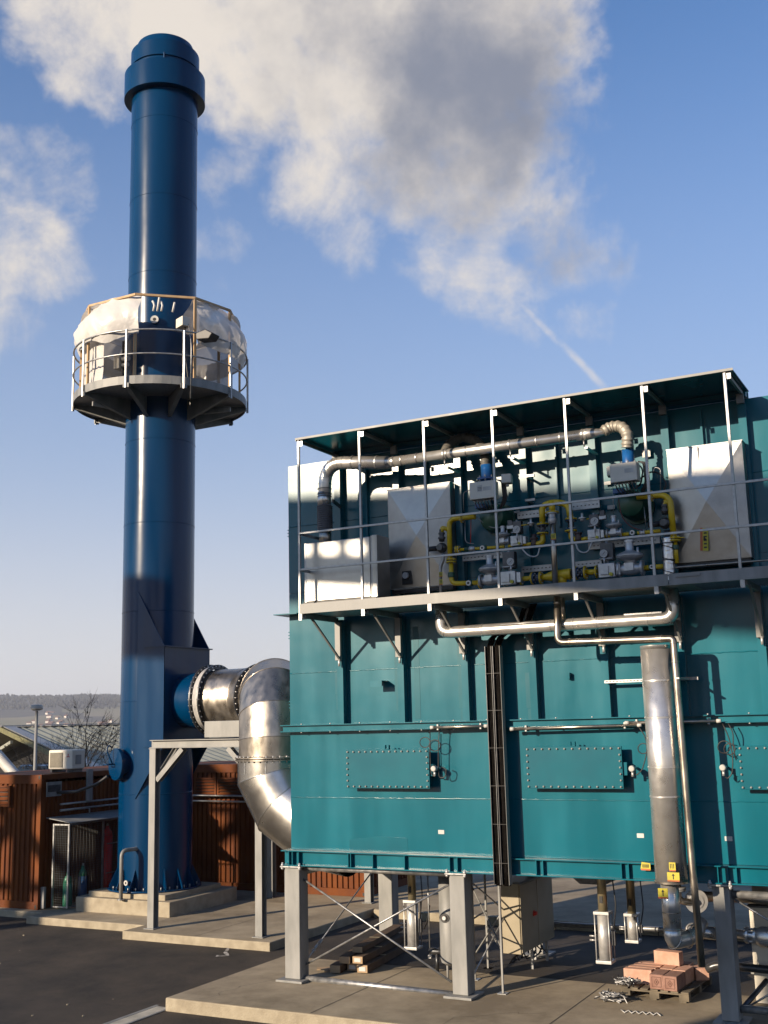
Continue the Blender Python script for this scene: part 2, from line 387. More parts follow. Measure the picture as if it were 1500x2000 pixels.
def faced_slab(name, x0, x1, y0, y1, zt, zb):        # slab whose sides show the rougher cast edge
    mb = MB(); mb.box((x0, y0, zb), (x1, y1, zt)); mb.mi = [1, 0, 1, 1, 1, 1]
    return struct(mb.build(name, [CONC, CONCE], bevel=.018))
faced_slab('concrete_pad', -11.45, 6, 14.38, 21.83, .09, -.6)
faced_slab('concrete_pad', -15.28, -11.86, 17.85, 21.83, .255, -.4)
faced_slab('pavement', -18.48, -15.285, 18.52, 21.83, .25, -.4)
faced_slab('pavement', -60, -18.485, 19.02, 21.83, .245, -.4)
faced_slab('pavement', -60, 8, 21.835, 60, .25, -.4)
# kerb stones along the rear pavement
kr = [MB().box((-11.8+i*1.0+.008, 21.66, .0), (-10.8+i*1.0-.008, 21.825, .262)).build('kerb_stone', CONCE, bevel=.015) for i in range(12)]
kp = bpy.data.objects['pavement.002'] if 'pavement.002' in bpy.data.objects else None
for k in kr:
    k.parent = kp; k.location = k.location-kp.location
faced_slab('chimney_plinth', -17.92, -15.36, 19.40, 21.80, .55, .2)
faced_slab('chimney_plinth', -17.70, -15.60, 19.55, 21.52, .66, .5)
# drainage channel: kerb strips and slotted grate
dr = thing('drainage_channel', 'long slotted drainage channel in the asphalt leading away from the corner of the concrete pad', 'drain', (-11.6, 10, -.1))
mb = MB(); mb.box((-11.80, 2, -.12), (-11.74, 14.6, -.088)); mb.box((-11.50, 2, -.12), (-11.452, 14.6, -.088)); mb.build('frame', GALVL, dr)
mb = MB(); y = 2.
while y < 14.55: mb.box((-11.738, y, -.115), (-11.502, y+.022, -.09)); y += .04
for x in (-11.66, -11.58): mb.box((x, 2, -.117), (x+.012, 14.55, -.093))
stuff(mb.build('grate_bars', GALVL, dr))
stuff(MB().box((-11.738, 2, -.16), (-11.502, 14.5, -.128)).build('channel_bed', BLK, dr))
# ---- far hills with forest and fields
def hillz(az, d, fx):
    t = (d-1100)/2700
    t = max(0, min(1, t)); s = t*t*(3-2*t)
    h = -28+133*s
    h += 9*mnoise.noise(Vector((fx*.010, d*.0012, 3)))*min(1, t*2.5)
    h += 5*mnoise.noise(Vector((fx*.035, d*.004, 7)))*s
    return h
mb = MB(); NA, ND = 150, 36
for j in range(ND):
    d = 1000*(4200/1000)**(j/(ND-1))
    for i in range(NA):
        az = R(-105+150*i/(NA-1)); mb.v.append(Vector((d*math.sin(az), d*math.cos(az), hillz(az, d, math.degrees(az)*40))))
for j in range(ND-1):
    for i in range(NA-1):
        a = j*NA+i; dm = 1000*(4200/1000)**(j/(ND-1)); az = -105+150*i/(NA-1)
        mb.m = 0 if dm > 2450+500*mnoise.noise(Vector((az*.25, 1, 1))) or (mnoise.noise(Vector((az*.5, dm*.004, 5))) > .32) else 1
        mb.face([a, a+1, a+NA+1, a+NA], True)
struct(mb.build('hill', [HFAR, HFIELD], org=(0, 0, 0), recalc=False))
# tree line along the crest and a nearer wood: tiny irregular crowns, one mass each
def wood(name, px0, px1, d0, d1, n, hh):
    mb = MB()
    for _ in range(n):
        x = random.uniform(px0, px1); d = random.uniform(d0, d1); v = ray(x, 1400); a = math.atan2(v.x, v.y)
        z = hillz(a, d, math.degrees(a)*40); h = hh*random.uniform(.6, 1.25); r = h*random.uniform(.3, .5)
        c = Vector((d*math.sin(a), d*math.cos(a), z)); b = len(mb.v)
        for k in range(5): t = k*1.257+random.random(); mb.v.append(c+Vector((r*math.cos(t), r*math.sin(t), h*random.uniform(.25, .55))))
        mb.v += [c+Vector((random.uniform(-.2, .2)*r, 0, h)), c]
        for k in range(5): mb.face([b+k, b+(k+1) % 5, b+5]); mb.face([b+(k+1) % 5, b+k, b+6])
    o = stuff(mb.build(name, HFAR, org=(0, 0, 0), recalc=False)); return o
wood('far_wood', -160, 620, 2600, 3900, 4200, 9)
wood('near_wood', -120, 34, 1350, 1500, 200, 10)
# village houses
for i in range(60):
    px = random.choice([random.uniform(50, 120), random.uniform(80, 222), random.uniform(120, 222)]); d = random.uniform(1750, 2150)
    if i < 7: px = random.uniform(70, 140); d = random.uniform(2200, 2420)
    v = ray(px, 1400); a = math.atan2(v.x, v.y); z = hillz(a, d, math.degrees(a)*40)
    c = Vector((d*math.sin(a), d*math.cos(a), z-.5)); rz = random.uniform(-.6, .6); l, w, h = random.uniform(6, 10), random.uniform(5, 7), random.uniform(3, 4.6)
    h0 = thing('village_house', 'small pale gabled house in the village on the hazy far hillside', 'house', c, 'village houses on the far hillside')
    rm = Matrix.Rotation(rz, 3, 'Z')
    MB().hexa([c+rm@Vector(q) for q in ((-l/2, -w/2, 0), (l/2, -w/2, 0), (l/2, w/2, 0), (-l/2, w/2, 0), (-l/2, -w/2, h), (l/2, -w/2, h), (l/2, w/2, h), (-l/2, w/2, h))]).build('wall', HOUSEW, h0)
    MB().prism([c+rm@Vector(q) for q in ((-l/2-.4, -w/2-.5, h), (-l/2-.4, w/2+.5, h), (-l/2-.4, 0, h+w*.42))], rm@Vector((l+.8, 0, 0))).build('roof', HOUSER, h0)

# ================================================================== CHIMNEY
CX, CY, CR = -16.65, 20.5, .815
ch = thing('chimney', 'tall dark blue round steel chimney with a wider collar near its top', 'chimney', (CX, CY, .66))
mb = MB(); mb.cyl((CX, CY, .68), (CX, CY, 20.6), CR, 96, caps=False); mb.build('shaft', BLUE, ch)
MB().prof((CX, CY, 19.55), (0, 0, 1), [(0, CR+.01), (0.001, 1.0), (.66, 1.0), (.68, .97), (.70, CR+.01)], 80).build('collar', BLUE, ch)
MB().prof((CX, CY, 20.40), (0, 0, 1), [(0, CR+.0), (0, CR+.035), (.42, CR+.035), (.42, CR-.03), (.66, .70), (.66, .64), (.40, .60)], 80, caps=False).build('cap_ring', BLUE, ch)
MB().cyl((CX, CY, 20.25), (CX, CY, 20.6), .6, 40).build('mouth', BLK, ch)
MB().bar((CX+CR*.62, CY-CR*.83, 20.24), (CX+CR*.62, CY-CR*.83, 20.45), .03, .03).build('lug', BLUE, ch)
for z in (18.79, 16.75, 14.78, 10.68, 8.72, 6.7, 4.7, 2.69):
    MB().prof((CX, CY, z-.012), (0, 0, 1), [(0, CR), (.006, CR+.007), (.018, CR+.007), (.024, CR)], 96, caps=False).build('weld_seam', BLUE, ch)
MB().cyl((CX, CY, .662), (CX, CY, .70), 1.02, 60).build('base_flange', BLUE, ch)
for k in range(16):
    t = 2*math.pi*(k+.35)/16; d = Vector((math.cos(t), math.sin(t), 0)); p = Vector((CX, CY, .70)); tt = Vector((-d.y, d.x, 0))*.012
    MB().prism([p+d*(CR-.01)-tt, p+d*1.0-tt, p+d*1.0-tt+Vector((0, 0, .05)), p+d*(CR+.01)-tt+Vector((0, 0, .42))], tt*2).build('gusset', BLUE, ch)
mb = MB()
for k in range(32):
    t = 2*math.pi*(k+.2)/32; mb.cyl((CX+.93*math.cos(t), CY+.93*math.sin(t), .70), (CX+.93*math.cos(t), CY+.93*math.sin(t), .76), .018, 6)
stuff(mb.build('anchor_bolts', GALV, ch))
# rectangular reinforcing box round the inlet
for y0, y1 in ((CY-CR-.012, CY-CR+.008), (CY+CR-.008, CY+CR+.012)):
    MB().prism([(CX+.10, y0, 7.12), (-15.80, y0, 5.87), (-15.80, y0, 3.72), (CX+.10, y0, 2.6)], (0, y1-y0, 0)).build('side_plate', BLUE, ch)
MB().box((-15.82, CY-CR-.01, 3.72), (-15.80, CY+CR+.01, 5.86)).build('inlet_plate', BLUE, ch)
MB().box((CX+.3, CY-CR-.05, 5.86), (-15.74, CY+CR+.05, 5.885)).build('top_plate', BLUE, ch)
MB().box((CX+.3, CY-CR-.04, 3.695), (-15.76, CY+CR+.04, 3.715)).build('bottom_plate', BLUE, ch)
# round inspection hatch on the left
hn = Vector((-.40, -.917, 0)).normalized(); hc = W(236, 1492, 19.75); hc = Vector((CX, CY, hc.z))+hn*.80
ha = MB().prof(hc-hn*.1, hn, [(0, .27), (.22, .27), (.22, .34), (.26, .34), (.26, .345), (.30, .345), (.30, .33), (.325, .05)], 40).build('hatch', BLUE, ch)
mb = MB(); s_ = Vector((-hn.y, hn.x, 0)); mb.tube(fillet([hc+hn*.24+s_*-.1+Vector((0, 0, .36)), hc+hn*.31+s_*-.1+Vector((0, 0, .42)), hc+hn*.36+s_*-.1+Vector((0, 0, .3)), hc+hn*.26+Vector((0, 0, -.0))], .05), .016, 8)
mb.tube(fillet([hc+hn*.22-s_*.16, hc+hn*.42-s_*.16, hc+hn*.42+s_*.04, hc+hn*.22+s_*.04], .04), .014, 8); mb.build('handle', BLUE, ha)
# small flanged ports
def port(px, py, Y, r, par, mat=WHITE):
    p = W(px, py, Y); d = Vector((p.x-CX, p.y-CY, 0)).normalized(); q = Vector((CX, CY, p.z))+d*CR
    o = MB().prof(q, d, [(0, r*.5), (.06, r*.5), (.06, r), (.085, r), (.085, r*.4)], 20).build('port_flange', mat, par)
    MB().cyl(q+d*.08, q+d*.088, r*.42, 14).build('port_hole', BLK, o); return o
port(255, 1723, 19.75, .055, ch)
port(302, 624, 19.72, .095, ch)
# ---- round service platform
pz = 11.70; PR = 2.02
pf = thing('chimney_platform', 'round galvanised service platform with railing around the middle of the blue chimney', 'platform', (CX, CY, 11.2))
mb = MB()
NS = 64
for r0, r1, z0, z1 in ((CR+.02, PR, pz-.03, pz),):
    b = len(mb.v)
    for i in range(NS):
        t = 2*math.pi*i/NS; c_, s_ = math.cos(t), math.sin(t)
        mb.v += [Vector((CX+r0*c_, CY+r0*s_, z0)), Vector((CX+r1*c_, CY+r1*s_, z0)), Vector((CX+r1*c_, CY+r1*s_, z1)), Vector((CX+r0*c_, CY+r0*s_, z1))]
    for i in range(NS):
        a, c = b+4*i, b+4*((i+1) % NS)
        for k in range(4): mb.face([a+k, a+(k+1) % 4, c+(k+1) % 4, c+k])
mb.build('deck', GRATE, pf)
def arcpts(r, z, a0=0, a1=360, n=64): return [Vector((CX+r*math.cos(R(a0+(a1-a0)*i/n)), CY+r*math.sin(R(a0+(a1-a0)*i/n)), z)) for i in range(n+1)]
def band(mb, r, z0, z1, t=.012, a0=0, a1=360, n=64):
    p = arcpts(r, z0, a0, a1, n)
    for i in range(n):
        a, b = p[i], p[i+1]; na = Vector((a.x-CX, a.y-CY, 0)).normalized()*t; nb = Vector((b.x-CX, b.y-CY, 0)).normalized()*t; h = Vector((0, 0, z1-z0))
        mb.hexa([a, b, b+nb, a+na, a+h, b+h, b+nb+h, a+na+h])
mb = MB(); band(mb, PR-.01, pz-.09, pz+.10); mb.build('toe_board', GALVL, pf)
for rz_, r_ in ((pz+1.16, .022), (pz+.60, .019)):
    MB().tube(arcpts(PR+.02, rz_), r_, 8, caps=False).build('rail', GALV, pf)
for k in range(10):
    t = R(36*k-73); d = Vector((math.cos(t), math.sin(t), 0)); p = Vector((CX, CY, 0))+d*(PR+.035)
    MB().bar(p+Vector((0, 0, pz-.18)), p+Vector((0, 0, pz+1.17)), .036, .036).build('railing_post', GALV, pf)
    # bracket: tapered web under the deck
    tt = Vector((-d.y, d.x, 0))*.03; q = Vector((CX, CY, 0))
    br = MB().prism([q+d*(CR+.0)-tt+Vector((0, 0, pz-.035)), q+d*PR-tt+Vector((0, 0, pz-.035)), q+d*PR-tt+Vector((0, 0, pz-.13)), q+d*(CR+.0)-tt+Vector((0, 0, pz-.52)), ], tt*.5).build('bracket', GALVL, pf)
    MB().bar(q+d*(CR+.02)+Vector((0, 0, pz-.50)), q+d*PR+Vector((0, 0, pz-.13)), .09, .012).build('bracket_flange', GALVL, br)
    MB().cbox(q+d*(PR+.02)+Vector((0, 0, pz-.12)), (.03, .14, .10), t).build('fixing_plate', GALVL, br)
# hanging ladder landings under the deck
for a0, sg in ((-111, 1), (14, 1)):
    d = Vector((math.cos(R(a0)), math.sin(R(a0)), 0)); q = Vector((CX, CY, pz-.28))
    MB().bar(q+d*CR, q+d*(PR-.25), .05, .10).build('hanger_beam', GALVL, pf)
# ---- timber frame with foil wrapped around the platform
wr = thing('foil_wrapped_timber_frame', 'timber frame with torn white and clear plastic foil standing on the chimney platform', 'plastic sheeting', (CX, CY, pz))
FR = PR-.13; ztop = pz+2.05
tp = []
for k, a in enumerate([-69, -28, 5, 45, 80, 115, 150, 185, 215, 248]):
    d = Vector((math.cos(R(a)), math.sin(R(a)), 0)); p = Vector((CX, CY, 0))+d*FR; tp.append(p)
    h = ztop if k != 0 else pz+1.2
    MB().bar(p+Vector((0, 0, pz)), p+Vector((0, 0, h)), .06, .045, up=d).build('timber_post', WOODN, wr)
for i in range(len(tp)):
    a, b = tp[i], tp[(i+1) % len(tp)]
    MB().bar(a+Vector((0, 0, ztop)), b+Vector((0, 0, ztop)), .05, .05).build('timber_rail', WOODN, wr)
def sheet(name, mat, a0, a1, z0f, z1f, rf, n=60, m=10, amp=.05, seed=1):
    mb = MB()
    for j in range(m+1):
        for i in range(n+1):
            u, v = i/n, j/m; a = R(a0+(a1-a0)*u); z = z0f(u)*(1-v)+z1f(u)*v
            w = mnoise.noise(Vector((u*8+seed, v*1.0, seed)))*amp*1.5+mnoise.noise(Vector((u*34+seed+v*3, v*.8, seed+4)))*amp*.7-abs(mnoise.noise(Vector((u*19+v*2, v*2.5, seed+14))))*amp*1.3
            # straight between the timber posts: pull the radius in at mid-span
            r = rf(v)+w
            mb.v.append(Vector((CX+r*math.cos(a), CY+r*math.sin(a), z+mnoise.noise(Vector((u*12, v, seed+9)))*amp)))
    for j in range(m):
        for i in range(n): a = j*(n+1)+i; mb.face([a, a+1, a+n+2, a+n+1], True)
    return mb.build(name, mat, wr, recalc=False)
bulge = lambda v: FR+.06+.14*math.sin(math.pi*min(1, v*1.1))*(1-v*.4)-.42*max(0, v-.55)
sheet('white_foil', FOILW, -240, -66, lambda u: pz+1.12-.09*math.sin(u*9)-.05*math.sin(u*31), lambda u: ztop+.04, bulge, 90, 16, .062, 2)
sheet('clear_foil', FOILC, -27, 128, lambda u: pz+1.0-.12*math.sin(u*7), lambda u: ztop+.02, bulge, 90, 16, .065, 5)
sheet('inner_foil', FOILC, 60, 130, lambda u: pz+.25, lambda u: pz+1.5, lambda v: FR-.08, 40, 8, .05, 8)
sheet('inner_foil', FOILC, 140, 262, lambda u: pz+.15+.1*math.sin(u*5), lambda u: pz+1.5, lambda v: FR-.08, 50, 8, .05, 11)
mb = MB()                                              # roof foil sloping in towards the shaft
for j in range(7):
    for i in range(61):
        a = R(-30+290*i/60) if True else 0; v = j/6; r = FR*(1-v)+(CR+.05)*v; mb.v.append(Vector((CX+r*math.cos(a), CY+r*math.sin(a), ztop-.05-.42*v+.07*mnoise.noise(Vector((i*.35, v*3, 2))))))
for j in range(6):
    for i in range(60):
        if 4 < i < 8 and j < 3: continue
        a = j*61+i; mb.face([a, a+1, a+62, a+61], True)
mb.build('roof_foil', FOILC, wr, recalc=False)
for k, (a, l) in enumerate(((-62, .22), (-57, .30), (-52, .22), (-38, .2))):
    d = Vector((math.cos(R(a)), math.sin(R(a)), 0)); p = Vector((CX, CY, ztop-.1))+d*(CR+.25)
    MB().tube([p, p+Vector((.03, 0, l*.6)), p+Vector((.0+.05*(k % 2), 0, l)), p+Vector((.09*(k % 2)-.03, 0, l*1.15))], .025, 6).build('foil_knot', FOILW, wr)
# instruments on the shaft above the platform
ib = W(455/3.41+100, 575/3.41+540, 19.45)
o = thing('sampling_box', 'small grey instrument box with two ports beside the blue shaft on the chimney platform', 'instrument box', ib)
MB().cbox(ib, (.16, .22, .34)).build('enclosure', IVORY, o, bevel=.01)
MB().cyl(ib+Vector((.14, -.05, .05)), ib+Vector((.32, -.05, .05)), .06, 14).build('probe', CAST, o)
MB().cyl(ib+Vector((.14, -.05, -.1)), ib+Vector((.30, -.05, -.1)), .05, 14).build('probe', CAST, o)
MB().bar(ib+Vector((.13, -.02, -.5)), ib+Vector((.13, -.02, .5)), .05, .04).build('mast', DARK, o)
pb = W(880/3.41+100, 310/3.41+540, 19.5)
o = thing('junction_box', 'cream junction box with cables high on the blue chimney under the foil', 'junction box', pb)
MB().cbox(pb, (.30, .22, .22), -.4).build('enclosure', IVORY, o, bevel=.01)
MB().tube(fillet([pb+Vector((.05, 0, -.1)), pb+Vector((.12, -.1, -.7)), pb+Vector((.2, -.1, -1.2)), pb+Vector((.22, 0, -1.85))], .2), .018, 6).build('cable', DARK, o)
MB().tube(fillet([pb+Vector((.15, 0, -.05)), pb+Vector((.35, -.15, -.6)), pb+Vector((.3, -.1, -1.85))], .2), .014, 6).build('cable', GALV, o)
pb2 = W(1030/3.41+100, 395/3.41+540, 19.6)
o = tag(MB().prism([pb2+Vector(q) for q in ((-.2, -.1, -.08), (.15, -.1, -.12), (.25, -.1, 0), (.06, -.1, .12), (-.22, -.1, .08))], (0, .3, 0)).build('analyser_housing', DARK, bevel=.02), 'dark analyser housing sticking out of the shaft behind the right railing of the chimney platform', 'analyser')

# U shaped guard bar at the chimney foot
b0, b1 = WZ(236, 1757, .56), WZ(262, 1757-4, .56)+Vector((.1, .35, 0))
b0 = Vector((b0.x, b0.y, .55)); b1 = b0+Vector((.12, .55, 0)); tz = W(250, 1662, b0.y).z
o = thing('guard_bar', 'bent grey tube guard bar standing in front of the chimney foot', 'guard bar', b0)
MB().tube(fillet([b0, Vector((b0.x, b0.y, tz)), Vector((b1.x, b1.y, tz)), b1], .14), .042, 14).build('tube', GALVL, o)
for q in (b0, b1): MB().cyl(q, q+Vector((0, 0, .02)), .08, 14).build('foot_plate', GALV, o)

# ================================================================== EXHAUST DUCT
DZ = 4.69
dt = thing('exhaust_duct', 'large stainless steel exhaust duct bending from the blue chimney down into the boiler side', 'duct', (-13.5, 19.2, DZ))
X0 = -15.8
MB().prof((X0, CY, DZ), (1, 0, 0), [(0, .60), (.30, .62), (.62, .66)], 56, caps=False).build('inlet_cone', BLUE, dt)
def bring(c, d, r, n, par, nb=36, th=.03):
    d = Vector(d).normalized(); o = MB().prof(Vector(c)-d*th/2, d, [(0, r-.09), (0, r), (th, r), (th, r-.09)], n, caps=False).build('flange', DKMET if par is None else STEEL, dt)
    ref = Vector((0, 0, 1)) if abs(d.z) < .9 else Vector((0, 1, 0)); x = d.cross(ref).normalized(); y = d.cross(x); mb = MB()
    for k in range(nb):
        t = 2*math.pi*k/nb; p = Vector(c)+(x*math.cos(t)+y*math.sin(t))*(r-.03); mb.cyl(p-d*(th/2+.025), p+d*(th/2+.025), .014, 6)
    stuff(mb.build('bolts', CAST, o)); return o
DR_ = .655
bring((X0+.64, CY, DZ), (1, 0, 0), .775, 56, None)
MB().prof((X0+.66, CY, DZ), (1, 0, 0), [(0, .70), (.05, .73), (.11, .70), (.17, .73)], 56, caps=False).build('expansion_joint', FOILW, dt)
bring((X0+.85, CY, DZ), (1, 0, 0), .765, 56, None)
# centre line: straight, two mitres towards the camera, then down
P = [Vector((X0+.86, CY, DZ)), Vector((-14.10, CY, DZ)), Vector((-12.95, CY-.62, DZ)), Vector((-11.95, 17.95, DZ))]
V0 = Vector((-11.42, 17.40, 4.69))
dd = (V0-P[2]).normalized(); dd.z = 0; dd.normalize()
def seg(a, b, r=DR_, name='duct_segment', mat=STEEL, cutA=None, cutB=None, n=56):
    # tube piece whose two ends are cut by the mitre planes through a and b
    a, b = Vector(a), Vector(b); d = (b-a).normalized(); na = cutA or d; nb = cutB or d
    ref = Vector((0, 0, 1)) if abs(d.z) < .9 else Vector((0, 1, 0)); x = d.cross(ref).normalized(); y = d.cross(x).normalized(); mb = MB()
    for c, nn in ((a, na), (b, nb)):
        for i in range(n):
            t = 2*math.pi*i/n; o = (x*math.cos(t)+y*math.sin(t))*r; mb.v.append(c+o-d*(o.dot(nn)/d.dot(nn)))
    mb.loft(n, 0, n); return mb.build(name, mat, dt)
def chain(pts, r, names=None, mat=STEEL):
    pts = [Vector(p) for p in pts]; cuts = [(pts[1]-pts[0]).normalized()]
    for i in range(1, len(pts)-1): cuts.append(((pts[i]-pts[i-1]).normalized()+(pts[i+1]-pts[i]).normalized()).normalized())
    cuts.append((pts[-1]-pts[-2]).normalized())
    for i in range(len(pts)-1):
        seg(pts[i], pts[i+1], r, mat=mat, cutA=cuts[i], cutB=cuts[i+1])
        if i:   # weld bead along the mitre
            d = (pts[i+1]-pts[i]).normalized(); ref = Vector((0, 0, 1)) if abs(d.z) < .9 else Vector((0, 1, 0)); x = d.cross(ref).normalized(); y = d.cross(x).normalized(); pp = []
            for k in range(57):
                t = 2*math.pi*k/56; o = (x*math.cos(t)+y*math.sin(t))*(r+.002); pp.append(pts[i]+o-d*(o.dot(cuts[i])/d.dot(cuts[i])))
            MB().tube(pp, .008, 5, caps=False).build('weld_seam', mat, dt)
el = [P[0], P[1], P[1]*.0+Vector((-13.25, CY-.35, DZ))]
Q = Vector((-13.25, CY-.35, DZ)); hd = (Vector((V0.x, V0.y, DZ))-Q).normalized(); ln = (Vector((V0.x, V0.y, DZ))-Q).length
ER = .80
pts = [P[0], P[1], Q]
for k in range(0, 4):
    t = R(90*k/3); 
    pts.append(Q+hd*(ln-ER+ER*math.sin(t))+Vector((0, 0, -ER*(1-math.cos(t)))))
pts = pts[:3]+[Q+hd*(ln-ER*1.0), Q+hd*(ln-ER*.42)+Vector((0, 0, -ER*.16)), Q+hd*(ln-ER*.10)+Vector((0, 0, -ER*.55)), Vector((V0.x, V0.y, DZ-ER*1.05)), Vector((V0.x, V0.y, 3.56))]
chain(pts, DR_)
bring(Q*.55+P[1]*.45, (Q-P[1]), .74, 56, None)
bring((V0.x, V0.y, 3.54), (0, 0, 1), .725, 56, 1, th=.025)
bring((V0.x, V0.y, 3.50), (0, 0, 1), .725, 56, 1, th=.02)
lo = [Vector((V0.x, V0.y, 3.49)), Vector((V0.x, V0.y, 3.22)), Vector((V0.x+.30, V0.y, 2.72)), Vector((V0.x+.95, V0.y+.0, 2.30)), Vector((V0.x+1.6, V0.y, 2.2))]
chain(lo, .68, mat=ELBO)
for zz, an in ((1, -1.9), (1, -1.25)):
    x_, y_ = V0.x+.683*math.cos(an), V0.y+.683*math.sin(an); MB().bar((x_, y_, 3.27), (x_, y_, 3.48), .02, .006, up=(math.cos(an), math.sin(an), 0)).build('seam_strip', GALV, dt)
# saddle under the duct
sd = thing('duct_saddle', 'light sheet metal saddle box carrying the exhaust duct on the steel frame', 'support', (-13.3, 19.6, 3.88))
MB().box((W(399, 1430, 19.3).x, 19.3, 3.885), (-12.4, 20.6, 4.22)).build('box', GALVL, sd, bevel=.01)

# ================================================================== STEEL PORTAL FRAME
pr = thing('portal_frame', 'galvanised steel portal frame with knee braces carrying the exhaust duct', 'steel frame', (-13.6, 18.17, .25))
zt = 3.87; XA, XB, YA, YB = -14.86, -12.32, 18.25, 22.45
for x in (XA, XB):
    for y in (YA, YB):
        p = ibeam(MB(), (x, y, .27), (x, y, zt-.165), .15, .16, .016, up=(0, 1, 0)).build('post', GALVL, pr)
        MB().box((x-.12, y-.13, .257), (x+.12, y+.13, .272)).build('base_plate', GALVL, p)
        MB().box((x-.09, y-.09, zt-.178), (x+.09, y+.09, zt-.166)).build('cap_plate', GALVL, p)
for y in (YA, YB): ibeam(MB(), (XA-.08, y, zt-.08), (XB+.2, y, zt-.08), .15, .16, .016).build('cross_beam', GALVL, pr)
for x in (XA, XB): ibeam(MB(), (x, YA+.09, zt-.08), (x, YB-.09, zt-.08), .14, .15, .014).build('side_beam', GALVL, pr)
for a, b in (((XA+.09, YA, 3.08), (XA+.72, YA, 3.69)), ((XB-.09, YA, 3.08), (XB-.72, YA, 3.69)), ((XA, YA+.09, 3.08), (XA, YA+.72, 3.69)), ((XB, YA+.09, 3.08), (XB, YA+.72, 3.69))):
    ibeam(MB(), a, b, .10, .13, .012, up=(0, 1, 0) if a[1] == b[1] else (1, 0, 0)).build('knee_brace', GALVL, pr)

# ================================================================== BOILER
BX0, BX1, BY0, BY1 = -10.30, 3.6, 16.15, 19.55
XK = [-9.25+1.107*k for k in range(12)]
bo = thing('boiler', 'large teal painted steel boiler block with stiffeners and bolted hatches standing on grey columns', 'boiler', (-3.4, 17.8, 1.87))
MB().box((BX0+.03, BY0+.03, 2.09), (BX1, BY1, 8.50)).build('casing', TEAL, bo)
crs = [2.10, 2.93, 4.0, 4.95, 6.30, 7.45, 8.53]
for a, b in zip(crs, crs[1:]):
    MB().box((BX0, BY0, a+.003), (BX1+.05, BY0+.026, b-.003)).build('wall_sheet', TEAL, bo)
    MB().box((BX0, BY0+.028, a+.003), (BX0+.026, BY1, b-.003)).build('side_sheet', TEAL, bo)
MB().box((XK[0]-.05, BY0, 8.533), (-2.52, BY0+.026, 8.66)).build('wall_sheet', TEAL, bo)
def bead(x0, x1, z, y=None):
    mb = MB(); y = BY0-.002 if y is None else y; n = int((x1-x0)/.05); pts = [(x0+(x1-x0)*i/n, y, z+random.uniform(-.004, .004)) for i in range(n+1)]
    mb.tube(pts, [.006+random.uniform(0, .003) for _ in pts], 5); return mb
for z in (2.93, 4.95, 7.45): bead(BX0, BX1, z).build('weld_seam', TEAL, bo)
for k, x in enumerate(XK):
    for z0, z1 in ((4.10, 5.78), (5.90, 8.44)):
        mb = MB(); mb.box((x-.055, 16.02, z0), (x+.055, 16.035, z1)); mb.box((x+.043, 16.036, z0), (x+.055, BY0-.002, z1)); mb.box((x-.055, 16.036, z0), (x-.043, BY0-.002, z1))
        mb.build('stiffener', TEAL, bo)
    if 0 <= k < 8:
        MB().box((x+.5, 16.09, 6.95), (x+.53, BY0-.002, 8.46)).build('rib', TEAL, bo)
    if k in (0, 1, 2, 3, 5):     # painted-over repair patches beside the stiffeners
        h = random.uniform(.3, 1.4); z0 = random.uniform(4.2, 5.0); mb = MB(); mb.box((x-.17, BY0-.0035, z0), (x-.06, BY0-.0005, z0+h)); mb.box((x-.15, BY0-.0035, z0-.25), (x-.09, BY0-.0005, z0-.01)); mb.build('paint_patch', TEALP, bo)
mb = MB(); mb.prism([(-9.2, BY0-.0035, 2.12), (-8.16, BY0-.0035, 2.12), (-8.16, BY0-.0035, 2.33), (-8.7, BY0-.0035, 2.34), (-9.2, BY0-.0035, 2.28)], (0, .003, 0)); mb.build('paint_patch', TEALP, bo)
MB().box((-7.97, BY0-.0035, 4.15), (-7.87, BY0-.0005, 5.6)).build('paint_patch', TEALP, bo)
# flanged joint half way up
mb = MB(); mb.box((-10.40, 15.99, 4.085), (BX1, BY0-.002, 4.10)); mb.box((-10.40, 15.99, 3.985), (BX1, BY0-.002, 3.999)); mb.box((-10.38, 16.05, 4.0), (BX1, 16.065, 4.084)); mb.build('flange_rail', TEAL, bo)
mb = MB()
for i in range(24): x = -10.0+i*.55; mb.cyl((x, 16.02, 4.1), (x, 16.02, 4.118), .014, 6); mb.cyl((x, 16.02, 3.966), (x, 16.02, 3.985), .014, 6)
stuff(mb.build('flange_bolts', CAST, bo))
MB().box((-10.40, BY0, 3.985), (BX0-.002, BY1, 4.10)).build('side_flange', TEAL, bo)
# base beam
mb = MB(); mb.box((-10.40, 15.985, 2.085), (BX1, BY0+.2, 2.10)); mb.build('beam_top_flange', TEAL, bo)
MB().box((-10.40, 15.985, 1.862), (BX1, BY0+.2, 1.878)).build('beam_bottom_flange', TEAL, bo)
MB().box((-10.36, 16.065, 1.879), (BX1, 16.085, 2.084)).build('beam_web', TEAL, bo)
MB().box((-10.385, 16.087, 1.879), (-10.365, BY1, 2.084)).build('side_beam_web', TEAL, bo)
MB().box((-10.40, 16.36, 1.862), (BX1, BY1, 1.876)).build('floor_plate', DKMET, bo)
for px in (564, 571, 583, 680, 685, 728, 790, 878, 893, 1047, 1060, 1213, 1227, 1401, 1420, 1437):
    x = W(px, 1690, 16.0).x; MB().box((x-.007, 15.995, 1.879), (x+.007, 16.063, 2.084)).build('beam_rib', TEAL, bo)
for px0, px1 in ((1404, 1418),): pass
